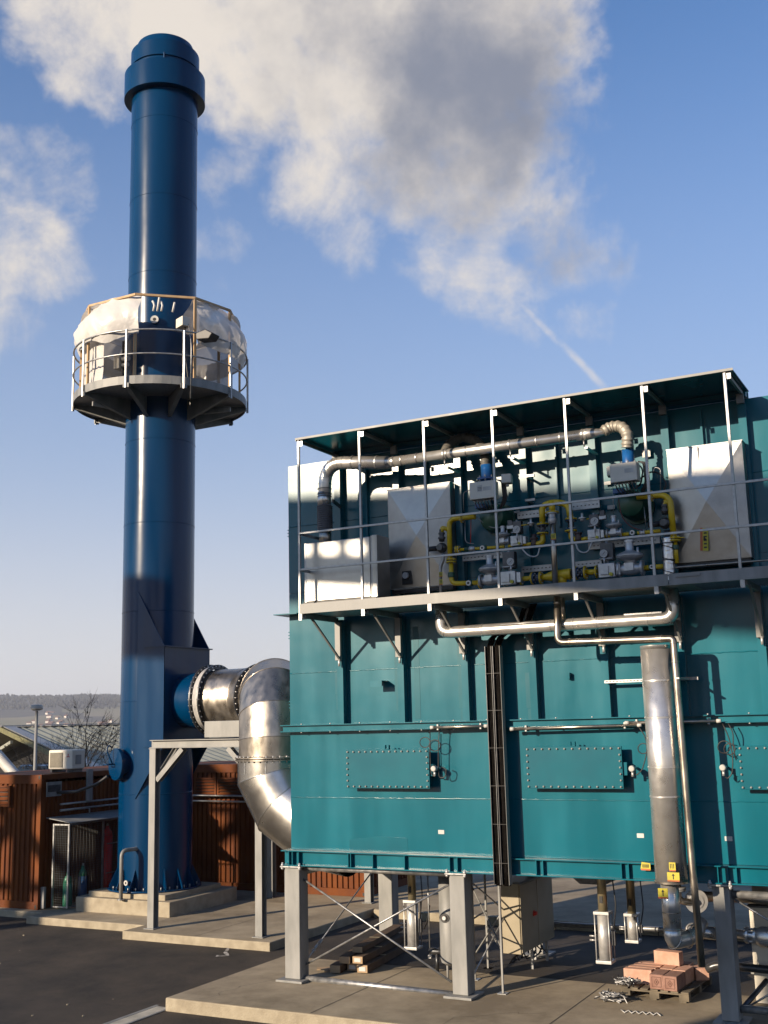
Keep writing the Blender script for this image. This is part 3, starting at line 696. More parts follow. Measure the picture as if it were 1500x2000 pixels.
# brackets on the left side wall
for py in (1045, 1243, 1377):
    z = W(553, py, 16.4).z; mb = MB(); mb.box((-10.42, 16.3, z-.06), (-10.302, 16.42, z-.045)); mb.box((-10.42, 16.3, z+.045), (-10.302, 16.42, z+.06)); mb.box((-10.42, 16.3, z-.008), (-10.302, 16.42, z+.008)); mb.build('side_bracket', TEAL, bo)
MB().box((-10.46, 15.9, 5.925), (-10.0, 16.6, 5.94)).build('side_shelf', TEAL, bo)
p0 = W(740, 1336, 16.05); mb = MB(); mb.box((p0.x-.09, 15.92, p0.z-.05), (p0.x+.12, 15.93, p0.z+.05)); mb.box((p0.x-.09, 15.93, p0.z+.04), (p0.x+.12, BY0, p0.z+.05)); mb.build('lug', TEAL, bo)
p0 = W(1112, 1320, 16.1); MB().box((p0.x-.03, 16.06, p0.z-.045), (p0.x+.015, BY0, p0.z+.045)).build('lug', TEAL, bo)
# bolted inspection hatches
def hatch(x0, x1, z0, z1, ear=True):
    h = MB().box((x0, 15.955, z0), (x1, 15.985, z1)).build('hatch', TEALP, bo, bevel=.004)
    MB().box((x0+.06, 15.986, z0+.05), (x1-.06, BY0-.002, z1-.05)).build('hatch_neck', TEAL, h)
    mb = MB(); nx = int((x1-x0)/.112); nz = 5
    pp = [(x0+.035+(x1-x0-.07)*i/nx, z) for i in range(nx+1) for z in (z0+.03, z1-.03)]+[(x, z0+.03+(z1-z0-.06)*i/(nz+1)) for i in range(1, nz+1) for x in (x0+.03, x1-.03)]
    for x, z in pp: mb.cyl((x, 15.955, z), (x, 15.934, z), .0135, 6); mb.cyl((x, 15.934, z), (x, 15.925, z), .007, 6)
    stuff(mb.build('bolts', GALVL, h))
    xm = (x0+x1)/2
    mb = MB(); mb.box((xm-.03, 15.95, z1+.001), (xm+.045, 16.0, z1+.012)); mb.box((xm-.03, 15.95, z1+.012), (xm-.02, 16.0, z1+.07)); mb.box((xm+.035, 15.95, z1+.012), (xm+.045, 16.0, z1+.07)); mb.build('lifting_lug', TEAL, h)
    if ear: MB().box((x1-.02, 15.986, (z0+z1)/2-.11), (x1+.055, BY0-.05, (z0+z1)/2+.07)).build('hinge_block', TEAL, h); MB().box((x0-.05, 15.986, (z0+z1)/2-.11), (x0+.02, BY0-.05, (z0+z1)/2+.07)).build('hinge_block', TEAL, h)
hatch(-9.13, -7.66, 3.09, 3.685); hatch(-6.08, -4.63, 3.10, 3.695); hatch(-3.03, -1.55, 3.10, 3.675)
# small white number plates and yellow warning stickers
for px, py in ((862, 1625), (1251, 1632), (1423, 1638)):
    p = W(px, py, BY0); MB().box((p.x-.05, BY0-.006, p.z-.03), (p.x+.05, BY0-.001, p.z+.03)).build('number_plate', WHITE, bo)
p = W(1261, 1693, 15.99); st = MB().prism([(p.x-.07, 15.98, p.z-.03), (p.x+.07, 15.98, p.z-.045), (p.x+.07, 15.98, p.z+.05), (p.x-.05, 15.98, p.z+.065)], (0, .003, 0)).build('sticker', YELST, bo)
MB().box((p.x-.065, 15.976, p.z-.045), (p.x+.065, 15.979, p.z-.022)).build('sticker_stripe', ORST, st)
mb = MB()
for k in range(6): mb.box((p.x-.04+k*.016, 15.975, p.z-.01), (p.x-.033+k*.016, 15.978, p.z+.035))
mb.build('sticker_print', BLK, st)

# ================================================================== COLUMNS AND BRACING UNDER THE BOILER
def column(x0, x1, y0, y1, label, base=.10):
    xm, ym = (x0+x1)/2, (y0+y1)/2
    c = thing('support_column', label, 'column', (xm, ym, base))
    MB().box((x0, y0, base+.03), (x1, y1, 1.835)).build('post', GALVL, c, bevel=.012)
    MB().box((x0-.10, y0-.12, base-.006), (x1+.10, y1+.10, base+.028)).build('base_plate', GALVL, c, bevel=.004)
    cp = MB().box((x0-.05, y0-.05, 1.836), (x1+.05, y1+.03, 1.858)).build('cap_plate', GALV, c, bevel=.003)
    mb = MB()
    for x in (x0-.02, x1+.02):
        mb.cyl((x, y0-.02, 1.80), (x, y0-.02, 1.91), .016, 8); mb.cyl((x, y0-.02, 1.81), (x, y0-.02, 1.834), .026, 6); mb.cyl((x, y0-.02, 1.86), (x, y0-.02, 1.885), .026, 6)
    stuff(mb.build('bolts', CAST, cp)); return c
column(-10.345, -10.06, 16.0, 16.27, 'grey steel column under the left front corner of the teal boiler')
column(-7.41, -7.16, 16.0, 16.27, 'grey steel column in the middle of the boiler front, left of the beige cabinet')
column(-3.515, -3.29, 16.0, 16.27, 'bluish grey steel column at the right, just beyond the pallet of bricks')
column(-10.345, -10.06, 19.2, 19.47, 'rear grey column behind the cardboard packages')
column(-7.41, -7.16, 19.2, 19.47, 'rear grey column seen through the lattice legs beside the beige cabinet')
column(-3.6, -3.35, 19.2, 19.47, 'rear grey column partly hidden behind the pipes at the right')
def rod(a, b, r, name, label, cat, mat=GALV, n=10, turn=False):
    a, b = Vector(a), Vector(b)
    o = thing(name, label, cat, a); MB().cyl(a, b, r, n).build('tube' if r > .025 else 'bar', mat, o)
    if r > .025:
        for p, q in ((a, b), (b, a)): d = (q-p).normalized(); MB().cyl(p-d*.0, p+d*.04, r*.8, 8, r2=r*1.02).build('end_cap', mat, o)
    if turn: d = (b-a).normalized(); c = a+d*.28; MB().cyl(c, c+d*.22, r*2.1, 8).build('turnbuckle', mat, o); MB().cyl(c-d*.08, c-d*.03, r*2.3, 6).build('nut', mat, o)
    return o
yb = 16.135
rod(W(588, 1694, yb), W(877, 1706, yb), .048, 'tie_tube', 'upper horizontal grey tube between the two front left columns', 'bracing tube')
rod(W(587, 1910, yb), W(884, 1942, yb), .045, 'tie_tube', 'lower horizontal grey tube near the ground between the two front left columns', 'bracing tube')
rod(W(588, 1714, yb), W(882, 1918, yb), .016, 'brace_rod', 'thin diagonal rod falling to the right between the front left columns', 'bracing rod')
rod(W(590, 1888, yb+.05), W(877, 1728, yb+.05), .016, 'brace_rod', 'thin diagonal rod rising to the right between the front left columns', 'bracing rod')
rod((-10.1, 16.28, .38), (-10.1, 19.18, 1.78), .013, 'brace_rod', 'thin diagonal rod with turnbuckle running back from the left corner column', 'bracing rod', turn=True)
rod((-10.2, 16.28, 1.72), (-10.2, 19.2, 1.72), .045, 'tie_tube', 'horizontal tube running back from the left corner column under the boiler', 'bracing tube')
rod((-7.2, 16.28, 1.72), (-7.2, 19.2, .35), .013, 'brace_rod', 'thin dark diagonal rod running back from the top of the middle column', 'bracing rod')
rod((-7.2, 16.28, .35), (-7.2, 19.2, 1.72), .013, 'brace_rod', 'thin dark diagonal rod running back from the foot of the middle column', 'bracing rod')
rod((-3.28, yb, 1.72), (1.5, yb, 1.74), .05, 'tie_tube', 'upper horizontal tube right of the right column', 'bracing tube')
rod((-3.28, yb, .27), (1.5, yb, .27), .05, 'tie_tube', 'lower horizontal tube right of the right column', 'bracing tube')
rod(W(1428, 1752, yb), W(1560, 1834, yb), .014, 'brace_rod', 'thin diagonal rod falling to the right from the top of the right column', 'bracing rod')
rod(W(1452, 1972, yb+.05), W(1540, 1920, yb+.05), .014, 'brace_rod', 'thin rod rising to the right from the foot of the right column', 'bracing rod')
rod(W(1452, 1968, 16.4), W(1497, 1915, 17.1), .035, 'brace_rod', 'thicker dark strut leaning back behind the right column', 'bracing strut', mat=DKMET)
rod((-10.06, 19.3, 1.72), (-3.6, 19.3, 1.72), .045, 'tie_tube', 'horizontal tube between the rear columns under the boiler', 'bracing tube')
rod((-7.1, 19.3, .62), (-3.7, 19.3, .66), .042, 'tie_tube', 'low rear tube, patched with light and shadow behind the cylinders', 'bracing tube')

# ================================================================== WALKWAY WITH CANOPY
PF = 14.9
gw = thing('walkway', 'galvanised walkway with railing and sheet roof hung along the front of the teal boiler', 'walkway', (-6, 15.4, 5.80))
WX0, WX1 = -9.31, 3.2
MB().box((WX0, PF, 5.802), (-3.55, PF+.012, 5.955)).build('edge_channel', GALVL, gw)
MB().box((-3.54, PF, 5.802), (WX1, PF+.012, 5.955)).build('edge_channel', GALVL, gw)
MB().box((WX0+.01, PF+.0125, 5.803), (WX1, PF+.07, 5.812)).build('edge_channel_lip', GALVL, gw)
MB().box((WX0, PF+.0135, 5.802), (WX0+.012, 16.0, 5.955)).build('end_channel', GALVL, gw)
spl = MB().box((W(1320, 1130, PF).x, PF-.012, 5.90), (W(1369, 1130, PF).x, PF-.001, 5.95)).build('splice_plate', GALVL, gw)
MB().box((WX0+.02, PF+.08, 5.82), (-3.3, 15.995, 5.835)).build('deck_plate', GRATE, gw)
mb = MB(); x = -3.28
while x < WX1: mb.box((x, PF+.08, 5.815), (x+.006, 15.995, 5.85)); x += .035
for y in [PF+.12+.09*i for i in range(11)]: mb.box((-3.28, y, 5.83), (WX1, y+.006, 5.845))
stuff(mb.build('grating', GRATE, gw))
for z, nm in ((W(587, 1042, PF).z, 'rail'), (W(587, 1113, PF).z, 'rail')):
    MB().box((WX0, PF-.012, z-.015), (WX1, PF+.006, z+.018)).build(nm, GALV, gw, bevel=.004)
    MB().box((WX0-.01, PF+.03, z-.02), (WX0+.012, 16.0, z+.022)).build('end_rail', GALV, gw)
ZC = W(585, 857, PF).z
for k in range(7):
    x = -9.32+k*1.118
    MB().bar((x, PF+.03, 5.72), (x, PF+.03, ZC-.01), .036, .036, up=(0, 1, 0)).build('post', GALV, gw, bevel=.003)
    MB().box((x+.03, PF+.01, ZC-.12), (x+.085, PF+.02, ZC-.04)).build('post_clip', GALV, gw)
    # cantilever bracket below the deck
    MB().bar((x+.03, PF+.09, 5.775), (x+.03, 16.015, 5.775), .06, .075).build('cantilever', GALVL, gw)
    MB().box((x-.01, PF-.002, 5.70), (x+.045, PF+.003, 5.80)).build('channel_end', GALV, gw)
    xs_ = XK[k]
    MB().bar((x+.06, PF+.28, 5.74), (xs_+.03, 15.985, 5.12), .03, .03).build('knee_strut', GALVL, gw)
    vp = MB().box((xs_-.05, 15.955, 5.12), (xs_+.045, 16.018, 5.74)).build('wall_plate', GALVL, gw)
    MB().cyl((xs_+.02, 15.965, 5.02), (xs_+.02, 15.965, 5.13), .02, 8).build('bolt', CAST, vp)
    # canopy cross rafter
    MB().bar((x+.03, PF+.04, ZC-.04), (x+.03, 16.02, ZC-.04), .035, .05).build('rafter', GALVL, gw)
    MB().box((xs_-.05, 15.96, ZC-.19), (xs_+.05, 16.015, ZC-.05)).build('rafter_bracket', GALVL, gw)
MB().box((-9.345, PF-.01, ZC), (-2.50, 16.12, ZC+.012)).build('roof_sheet', TEAL, gw)
MB().box((-9.355, PF-.018, ZC-.018), (-2.49, PF-.011, ZC+.016)).build('roof_edge', GALVL, gw)
MB().box((-9.356, PF-.01, ZC-.03), (-9.346, 16.12, ZC+.014)).build('roof_end_edge', TEAL, gw)
MB().box((-9.30, 15.99, ZC-.07), (-2.55, 16.015, ZC-.015)).build('rear_rafter', TEAL, gw)
for x in (XK[0], XK[6]): MB().box((x-.075, 16.02, 8.53), (x+.075, 16.15, ZC-.002)).build('roof_post', TEAL, gw)

# ================================================================== EQUIPMENT ON THE WALKWAY
def MM(px, P): return px*W(900, 1000, P).dot(FW)/FPX     # photo pixels to metres near plane P (camera stands at x = y = 0)
# ---- air fan box
fb = thing('fan_box', 'stippled sheet metal fan box at the left end of the walkway', 'fan box', (-8.65, 15.4, 5.98))
a, b, c = W(597, 1062, 15.2), W(722, 1047, 15.2), W(600, 1176, 15.2)
x0, x1, z0, z1 = a.x, b.x, c.z, (a.z+b.z)/2
MB().box((x0, 15.2, z0), (x1, 15.62, z1)).build('housing', HAMM, fb, bevel=.012)
MB().box((x0-.035, 15.215, z0-.02), (x0-.002, 15.62, z1+.004)).build('corner_rail', GALV, fb)
MB().box((x1+.002, 15.215, z0-.02), (x1+.03, 15.60, z1+.01)).build('corner_rail', GALV, fb)
MB().box((x1+.032, 15.20, z0-.01), (x1+.125, 15.62, z1+.02)).build('door_edge', HAMM, fb, bevel=.008)
MB().box((x0-.04, 15.18, z0-.03), (x1+.13, 15.66, z0-.004)).build('base_frame', DARK, fb)
# ---- embossed cladding covers
def cover(px0, px1, py0, py1, y, label, groove=None):
    tl, br = W(px0, py0, y), W(px1, py1, y); xm, zm = (tl.x+br.x)/2, (tl.z+br.z)/2
    t = thing('burner_cover', label, 'cover', (xm, y, br.z)); b = Vector
    mb = MB(); mb.v = [Vector((tl.x, y, br.z)), Vector((br.x, y, br.z)), Vector((br.x, y, tl.z)), Vector((tl.x, y, tl.z)), Vector((xm, y-.12, zm))]
    for f in ((0, 1, 4), (1, 2, 4), (2, 3, 4), (3, 0, 4)): mb.face(list(f))
    mb.build('embossed_sheet', HAMM, t, recalc=False)
    MB().box((tl.x, y+.001, br.z), (br.x, BY0-.13, tl.z)).build('casing', HAMM, t)
    MB().box((tl.x-.01, y-.012, tl.z), (br.x+.01, BY0-.14, tl.z+.012)).build('top_trim', GALV, t)
    MB().box((tl.x+.02, y+.03, br.z-.07), (br.x-.02, 15.99, br.z-.002)).build('plinth', DARK, t)
    if groove: g = W(groove, py0+20, y).x; MB().box((g-.02, y-.04, zm+.02), (g+.02, y-.015, tl.z-.01)).build('joint_strip', GALV, t)
    return t
cover(757, 885, 958, 1141, 15.84, 'embossed stainless cover with crossed creases behind the left part of the railing')
cover(1302, 1468, 880, 1088, 15.78, 'large bright embossed cover with crossed creases at the right end of the walkway', 1362)
pp = W(796, 1125, 15.83); o = MB().box((pp.x-.09, 15.80, pp.z-.14), (pp.x+.09, 15.825, pp.z+.12)); oo = thing('sight_port', 'dark sight port with a pale round knob at the foot of the left embossed cover', 'sight port', pp); o.build('opening', BLK, oo, bevel=.04)
MB().cyl((pp.x, 15.79, pp.z), (pp.x, 15.74, pp.z), .05, 16).build('knob', WHITE, oo)
ps = W(1374, 1054, 15.70); o = MB().prism([(ps.x-.05, 15.70, ps.z-.15), (ps.x+.055, 15.70, ps.z-.16), (ps.x+.075, 15.70, ps.z+.15), (ps.x-.03, 15.70, ps.z+.17)], (0, .004, 0)).build('warning_sticker', YELST)
tag(o, 'yellow and orange warning sticker hanging crooked on the right embossed cover', 'sticker')
MB().prism([(ps.x-.055, 15.695, ps.z-.15), (ps.x-.02, 15.695, ps.z-.153), (ps.x+.0, 15.695, ps.z+.165), (ps.x-.033, 15.695, ps.z+.17)], (0, .004, 0)).build('stripe', ORST, o)
mb = MB()
for k in range(5): mb.box((ps.x+.0+.003*k, 15.692, ps.z-.12+k*.05), (ps.x+.04+.003*k, 15.694, ps.z-.10+k*.05))
mb.prism([(ps.x-.0, 15.692, ps.z-.01), (ps.x+.045, 15.692, ps.z+.0), (ps.x+.005, 15.692, ps.z+.05)], (0, .002, 0)); mb.build('print', BLK, o)
rl = rod(W(770, 1152, 15.7), W(1500, 1094, 15.7), .014, 'guide_rail', 'thin bright rod running low along the wall behind the gas fittings', 'rod', mat=STEEL)
# ---- air duct
ad = thing('air_duct', 'long round galvanised air duct with clamps running under the canopy to the burners', 'air duct', W(830, 890, 15.47))
Yd = 15.47; Z1 = W(790, 903, Yd); 
pth = [W(634, 985, Yd), W(634, 935, Yd), W(640, 915, Yd), W(654, 901, Yd), W(676, 897, Yd), W(757, 904, Yd)]
Yq = Yd
R1, R2 = .105, .079
pth = fillet([W(633.5, 990, Yd), W(636, 904, Yd), W(757, 903.5, Yd)], .42, 7)
MB().tube(pth, R1, 28).build('elbow', POLI, ad)
for i in range(1, len(pth)-1):
    d = (pth[i+1]-pth[i-1]).normalized(); MB().prof(pth[i]-d*.006, d, [(0, R1), (.003, R1+.006), (.009, R1+.006), (.012, R1)], 28, caps=False).build('bead', POLI, ad)
def clamp(p, d, r, nm='clamp', mat=GALV, w=.03): MB().prof(Vector(p)-Vector(d)*w/2, d, [(0, r), (.002, r+.008), (w-.002, r+.008), (w, r)], 24, caps=False).build(nm, mat, ad)
dx = (W(757, 903.5, Yd)-W(640, 903.5, Yd)).normalized()
for px, r_ in ((690, R1), (737, R1)): clamp(W(px, 903.5-(757-px)*-.0, Yd), dx, R1)
A_, B_ = W(757, 903.5, Yd), W(1182, 843, Yd)
d_ = (B_-A_).normalized()
MB().prof(A_, d_, [(0, R1), (.06, R2+.005), (.07, R2)], 28, caps=False).build('reducer', POLI, ad)
MB().tube([A_+d_*.06, B_-d_*.35], R2, 28).build('pipe', POLI, ad)
MB().prof(B_-d_*.35, d_, [(0, R2), (.08, R2+.006), (.09, R2+.006), (.35, R2*.55)], 28).build('taper', POLI, ad)
for px in (770, 788, 820, 876, 882, 921, 1006, 1058, 1102, 1142, 1150):
    t = (px-757)/(1182-757); clamp(A_+(B_-A_)*t, d_, R2, w=.018 if px not in (770, 876, 1006, 1142) else .03)
for px in (876, 1006, 1143):
    p = A_+(B_-A_)*((px-757)/425); o = MB().cyl(p-Vector((0, 0, R2)), p-Vector((0, 0, R2+.10)), .012, 8).build('hanger_rod', GALV, ad)
    MB().cbox(p-Vector((-.03, -.25, R2+.12)), (.045, .5, .025)).build('hanger_arm', GALV, ad)
MB().tube([W(633.5, 962, Yd), W(633.5, 990, Yd)], R1+.004, 28).build('sleeve', POLI, ad)
for py in (955, 965, 970): clamp(W(634, py, Yd), (0, 0, 1), R1+.006, mat=DKMET, w=.012)
h0, h1 = W(634, 988, Yd), W(635, 1036, Yd); n = 46
MB().tube([h0+(h1-h0)*i/n for i in range(n+1)], [R1+.012+(.012 if i % 4 in (1, 2) else 0) for i in range(n+1)], 28).build('flexible_sleeve', pmat('grey_hose', (.09, .09, .10), (.14, .14, .15), rough=.6), ad)
MB().tube([h1, Vector((h1.x, h1.y, z1-.01))], R1*.95, 28).build('spigot', STEEL, ad)
MB().bar(W(650, 978, Yd), W(665, 990, 16.0), .03, .05).build('stay', DARK, ad)
def hose(pts, r, mat, nm='hose', par=None, rib=.012, k=5):
    mb = MB(); P_ = fillet(pts, .22, 8); res = [P_[0]]
    for a, b in zip(P_, P_[1:]):
        m = max(1, int((b-a).length/.014))
        for i in range(1, m+1): res.append(a+(b-a)*i/m)
    mb.tube(res, [r+(rib if (i//2) % 2 else 0) for i in range(len(res))], 18); return mb.build(nm, mat, par or ad)
HOSEM = pmat('pale_flex_hose', (.30, .28, .24), (.40, .37, .32), rough=.5, metal=.3, nscale=20)
hose([W(1178, 843, Yd), W(1192, 834, Yd+.05), W(1213, 832, Yd+.05), W(1226, 846, Yd), W(1225, 874, 15.5)], .075, HOSEM)
hose([W(866, 890, Yd+.02), W(878, 866, Yd+.25), W(905, 852, Yd+.42), W(934, 862, Yd+.36), W(948, 888, 15.66), W(948, 912, 15.62)], .068, pmat('shaded_flex_hose', (.10, .095, .085), (.16, .15, .13), rough=.6))  # hose colour darkened to carry the shade under the canopy
# ---- burners
def burner(cx, cy, bx0, by0, bx1, by1, nx, ny, label, right):
    yb_ = 15.75; p = W(cx, cy, yb_); t = thing('burner', label, 'burner', p)
    MB().prof(Vector((p.x, BY0-.01, p.z)), (0, -1, 0), [(0, .26), (.05, .26), (.05, .22), (.30, .22), (.40, .19), (.46, .10), (.47, .0)], 32).build('drum', GRN, t)
    MB().cbox((p.x-.12, yb_-.1, p.z+.16), (.16, .14, .07), .0).build('ignition_box', NBLU, t, bevel=.01)
    q = W(nx, ny, 15.55)
    MB().prof((q.x, 15.58, q.z-.26), (0, 0, 1), [(0, .10), (.06, .12), (.14, .10), (.16, .09), (.16, .15), (.185, .15), (.185, .085), (.40, .085)], 28).build('air_neck', NBLU, t)
    mb = MB()
    for k in range(8): a = k*.785+.2; mb.cyl((q.x+.13*math.cos(a), 15.58+.13*math.sin(a), q.z-.14), (q.x+.13*math.cos(a), 15.58+.13*math.sin(a), q.z-.04), .013, 6)
    stuff(mb.build('bolts', CAST, t))
    MB().prof((q.x, 15.58, q.z-.20), (0, 0, 1), [(0, .13), (.03, .13)], 24).build('lower_flange', CAST, t)
    a, b = W(bx0, by0, 15.32), W(bx1, by1, 15.32)
    e = MB().box((a.x, 15.32, b.z), (b.x, 15.50, a.z)).build('control_box', IVORY, t, bevel=.012)
    MB().box((a.x+(b.x-a.x)*.55, 15.316, b.z+.12), (a.x+(b.x-a.x)*.88, 15.319, a.z-.09)).build('label_plate', WHITE, e)
    if not right:
        MB().box((a.x+(b.x-a.x)*.32, 15.316, b.z+.11), (a.x+(b.x-a.x)*.52, 15.3185, a.z-.06)).build('label_plate', WHITE, e)
        mb = MB()
        for k in range(3): mb.box((a.x+(b.x-a.x)*.34, 15.3145, b.z+.13+k*.02), (a.x+(b.x-a.x)*.50, 15.3155, b.z+.137+k*.02))
        mb.build('label_print', BLK, e)
    for k in range(7):
        x = a.x+.05+(b.x-a.x-.1)*k/6; MB().cyl((x, 15.40, b.z-.03), (x, 15.40, b.z), .014, 8).build('cable_gland', CAST, e)
        MB().tube(fillet([Vector((x, 15.40, b.z-.02)), Vector((x+.02, 15.42, b.z-.10-.012*k)), Vector((x+.10, 15.52, b.z-.19)), Vector((p.x+.05+.02*k, 15.66, p.z+.12))], .06, 4), .009, 6).build('cable', DARK, t)
    m = Vector((b.x+.14, 15.50, a.z+.02)) if not right else Vector((a.x-.03, 15.56, a.z-.06))
    s = MB().cbox(m, (.15, .16, .14), .2).build('servo_motor', IVORY, t, bevel=.015)
    MB().cyl(m-Vector((0, 0, .07)), m-Vector((0, 0, .11)), .028, 10).build('plug', CAST, s)
    for k in range(4):
        w_ = .10+.03*k; MB().tube(fillet([Vector((b.x-.02, 15.5, a.z+.03)), Vector((b.x+.05+.02*k, 15.5, a.z+.0)), Vector((b.x+.06+.02*k, 15.52, b.z-.02)), Vector((b.x-.02, 15.55, b.z-.12-.02*k))], .08, 5), .010, 6).build('cable', DARK, t)
    return t
burner(960, 1010, 916, 943, 966, 971, 949, 925, 'left burner: green drum, grey control box and blue neck behind the railing', False)
burner(1231, 982, 1190, 907, 1245, 937, 1226, 897, 'right burner: green drum, cream control box and blue neck beside the large embossed cover', True)

# ---- gas train (yellow pipework with fittings)
YG = 15.62
def G(px, py, y=YG): return W(px, py, y)
def pipe(name, label, pts, r, mat=YEL, cat='pipe', y=YG, bend=.07, par=None, n=16):
    P_ = [G(*p, y) if len(p) == 2 else Vector(p) for p in pts]
    o = MB().tube(fillet(P_, bend) if len(P_) > 2 else P_, r, n).build(name, mat, par)
    return o if par is not None else tag(o, label, cat)
def disc(par, p, d, r, mat=YEL, th=.022, nb=6, nm='flange'):
    d = Vector(d).normalized(); o = MB().cyl(Vector(p)-d*th/2, Vector(p)+d*th/2, r, 24).build(nm, mat, par)
    x = d.cross(Vector((0, 0, 1)) if abs(d.z) < .9 else Vector((0, 1, 0))).normalized(); y = d.cross(x); mb = MB()
    for k in range(nb): t = 2*math.pi*(k+.5)/nb; q = Vector(p)+(x*math.cos(t)+y*math.sin(t))*r*.78; mb.cyl(q-d*(th/2+.014), q+d*(th/2+.014), .010, 6)
    stuff(mb.build('bolts', CAST, par)); return o
HX = (1, 0, 0); VZ = (0, 0, 1)
gl = thing('gas_riser', 'left yellow gas pipe with two elbows and a green valve feeding the left burner', 'gas pipe', G(882, 1140))
pipe('pipe', '', [(928, 1009), (877, 1014), (879, 1092)], .040, par=gl, bend=.12)
disc(gl, G(902, 1012), HX, .075); disc(gl, G(881, 1093), VZ, .078); disc(gl, G(881, 1098), VZ, .078)
pipe('pipe', '', [(881, 1098), (881.5, 1140), (934, 1138)], .036, par=gl, bend=.10)
MB().prof(G(881.5, 1128), VZ, [(0, .045), (.01, .055), (.07, .055), (.08, .045)], 8).build('valve_body', GRN, gl)
pipe('branch', '', [(863, 1040), (863.5, 1030), (879, 1036)], .034, par=gl, bend=.05)
def relief(px, py0, py1, pyb, label, ml):
    t = thing('relief_valve', label, 'valve', G(px, pyb))
    MB().prof(G(px, py1), VZ, [(0, .04), (.04, .045), (.045, .058), (.07, .058), (.075, .04), (.11, .04), (.115, .052), (.14, .052), (.145, .035), (.19, .035)], 16).build('union', DKMET, t)
    MB().sphere(G(px, pyb), .082, 20, 12).build('body', DKMET, t)
    c = G(px, pyb); MB().cyl(c-Vector((.06, 0, 0)), c-Vector((.24, 0, 0)), .04, 16).build('actuator', BLK, t)
    MB().cyl(c-Vector((0, .05, 0)), c-Vector((0, .10, .0)), .05, 16).build('bonnet', DKMET, t); return t
relief(863, 1040, 1058, 1070, 'dark round relief valve on the left yellow gas branch', 1)
vt = thing('vent_pipe', 'galvanised vent pipe with yellow stickers dropping from the left relief valve through the walkway', 'pipe', G(862, 1156))
pipe('pipe', '', [(865, 1080), (866, 1094), (860, 1107), (861, 1160)], .026, mat=GALV, par=vt, bend=.05)
def sticker(p, w, h, par, up=False, y=None):
    x, yy, z = p; s = MB().box((x-w/2, yy-.002, z-h/2), (x+w/2, yy+.001, z+h/2)).build('sticker', YELST, par)
    MB().box((x-w/2, yy-.004, z-h/2), (x+w/2, yy-.0025, z-h/2+h*.16)).build('stripe', ORST, s); mb = MB()
    if up:
        mb.box((x-.006, yy-.005, z-h*.25), (x+.006, yy-.003, z+h*.2)); mb.prism([(x-.02, yy-.005, z+h*.15), (x+.02, yy-.005, z+h*.15), (x, yy-.005, z+h*.38)], (0, .002, 0))
    else:
        for k in range(3): mb.box((x-w*.35+k*w*.26, yy-.005, z-h*.2), (x-w*.35+k*w*.26+w*.10, yy-.003, z+h*.35))
    mb.build('print', BLK, s); return s
p = G(861, 1122, YG-.03); sticker(p, .058, .075, vt); p = G(861.5, 1137, YG-.03); sticker(p, .055, .085, vt, True)
# right riser
gr_ = thing('gas_riser', 'right yellow gas pipe arching down beside the large embossed cover', 'gas pipe', G(1321, 1100))
pipe('pipe', '', [(1244, 970), (1308, 966), (1316, 1050)], .045, par=gr_, bend=.16)
disc(gr_, G(1318, 1051), VZ, .085); disc(gr_, G(1318, 1056), VZ, .085); disc(gr_, G(1273, 969), HX, .08)
pipe('pipe', '', [(1318, 1056), (1322, 1100)], .032, par=gr_); MB().prof(G(1319.5, 1074), VZ, [(0, .04), (.01, .05), (.06, .05), (.07, .04)], 8).build('valve_body', GRN, gr_)
pipe('branch', '', [(1298, 990), (1298, 979), (1313, 985)], .036, par=gr_, bend=.05)
pipe('lever', '', [(1318, 1049), (1337, 1050)], .008, par=gr_, y=15.55)
relief(1299, 990, 1005, 1022, 'dark round relief valve on the right yellow gas branch', 1)
iv = thing('insulated_vent', 'foil wrapped vent pipe tied with black wire below the right relief valve', 'pipe', G(1308, 1135))
MB().cyl(G(1302, 1036), G(1304, 1052), .04, 16).build('pipe', DKMET, iv)
foilm = pmat('foil_wrap', (.66, .66, .66), (.80, .80, .80), rough=.28, metal=.9, nscale=18, bump=1., bscale=26)
a, b = G(1304.5, 1050), G(1308, 1136); n = 30
MB().tube([a+(b-a)*i/n for i in range(n+1)], [.082+.006*mnoise.noise(Vector((i*.7, 0, 0))) for i in range(n+1)], 22).build('foil_jacket', foilm, iv)
wpts = []
for i in range(90):
    t = i/89; q = a+(b-a)*t; an = t*6.28*3.5; wpts.append(q+Vector((math.cos(an)*.091, math.sin(an)*.091, 0)))
MB().tube(wpts, .006, 5).build('binding_wire', BLK, iv)
for t in (.12, .5, .86): clp = MB().prof(a+(b-a)*t, (b-a), [(0, .09), (.004, .094), (.014, .094), (.018, .09)], 22, caps=False).build('binding_wire', DKMET, iv)
# center loop with tee
gc = thing('gas_loop', 'yellow gas pipe loop with a tee above the fittings in mid walkway', 'gas pipe', G(1080, 1060))
pipe('pipe', '', [(1060, 1024), (1058, 988), (1082, 980), (1110, 985), (1114, 1012)], .046, par=gc, bend=.14, y=15.60)
pipe('tee', '', [(1078, 980), (1078.5, 1000)], .046, par=gc, y=15.58)
disc(gc, G(1078.5, 1001, 15.58), VZ, .10)
for px, ys_ in ((1060, (1024, 1042)), (1115, (1014, 1037))):
    disc(gc, G(px, ys_[0]), VZ, .088); disc(gc, G(px, ys_[0]+2.5), VZ, .083, FLBLU); disc(gc, G(px, ys_[1]-2.5), VZ, .083, FLBLU); disc(gc, G(px, ys_[1]), VZ, .088)
    MB().cyl(G(px, ys_[0]), G(px, ys_[1]), .045, 16).build('compensator', DKMET, gc)
pipe('pipe', '', [(1060, 1042), (1060.5, 1060), (1046, 1063)], .040, par=gc, bend=.07)
pipe('pipe', '', [(1115, 1037), (1115, 1052), (1128, 1054)], .036, par=gc, bend=.07)
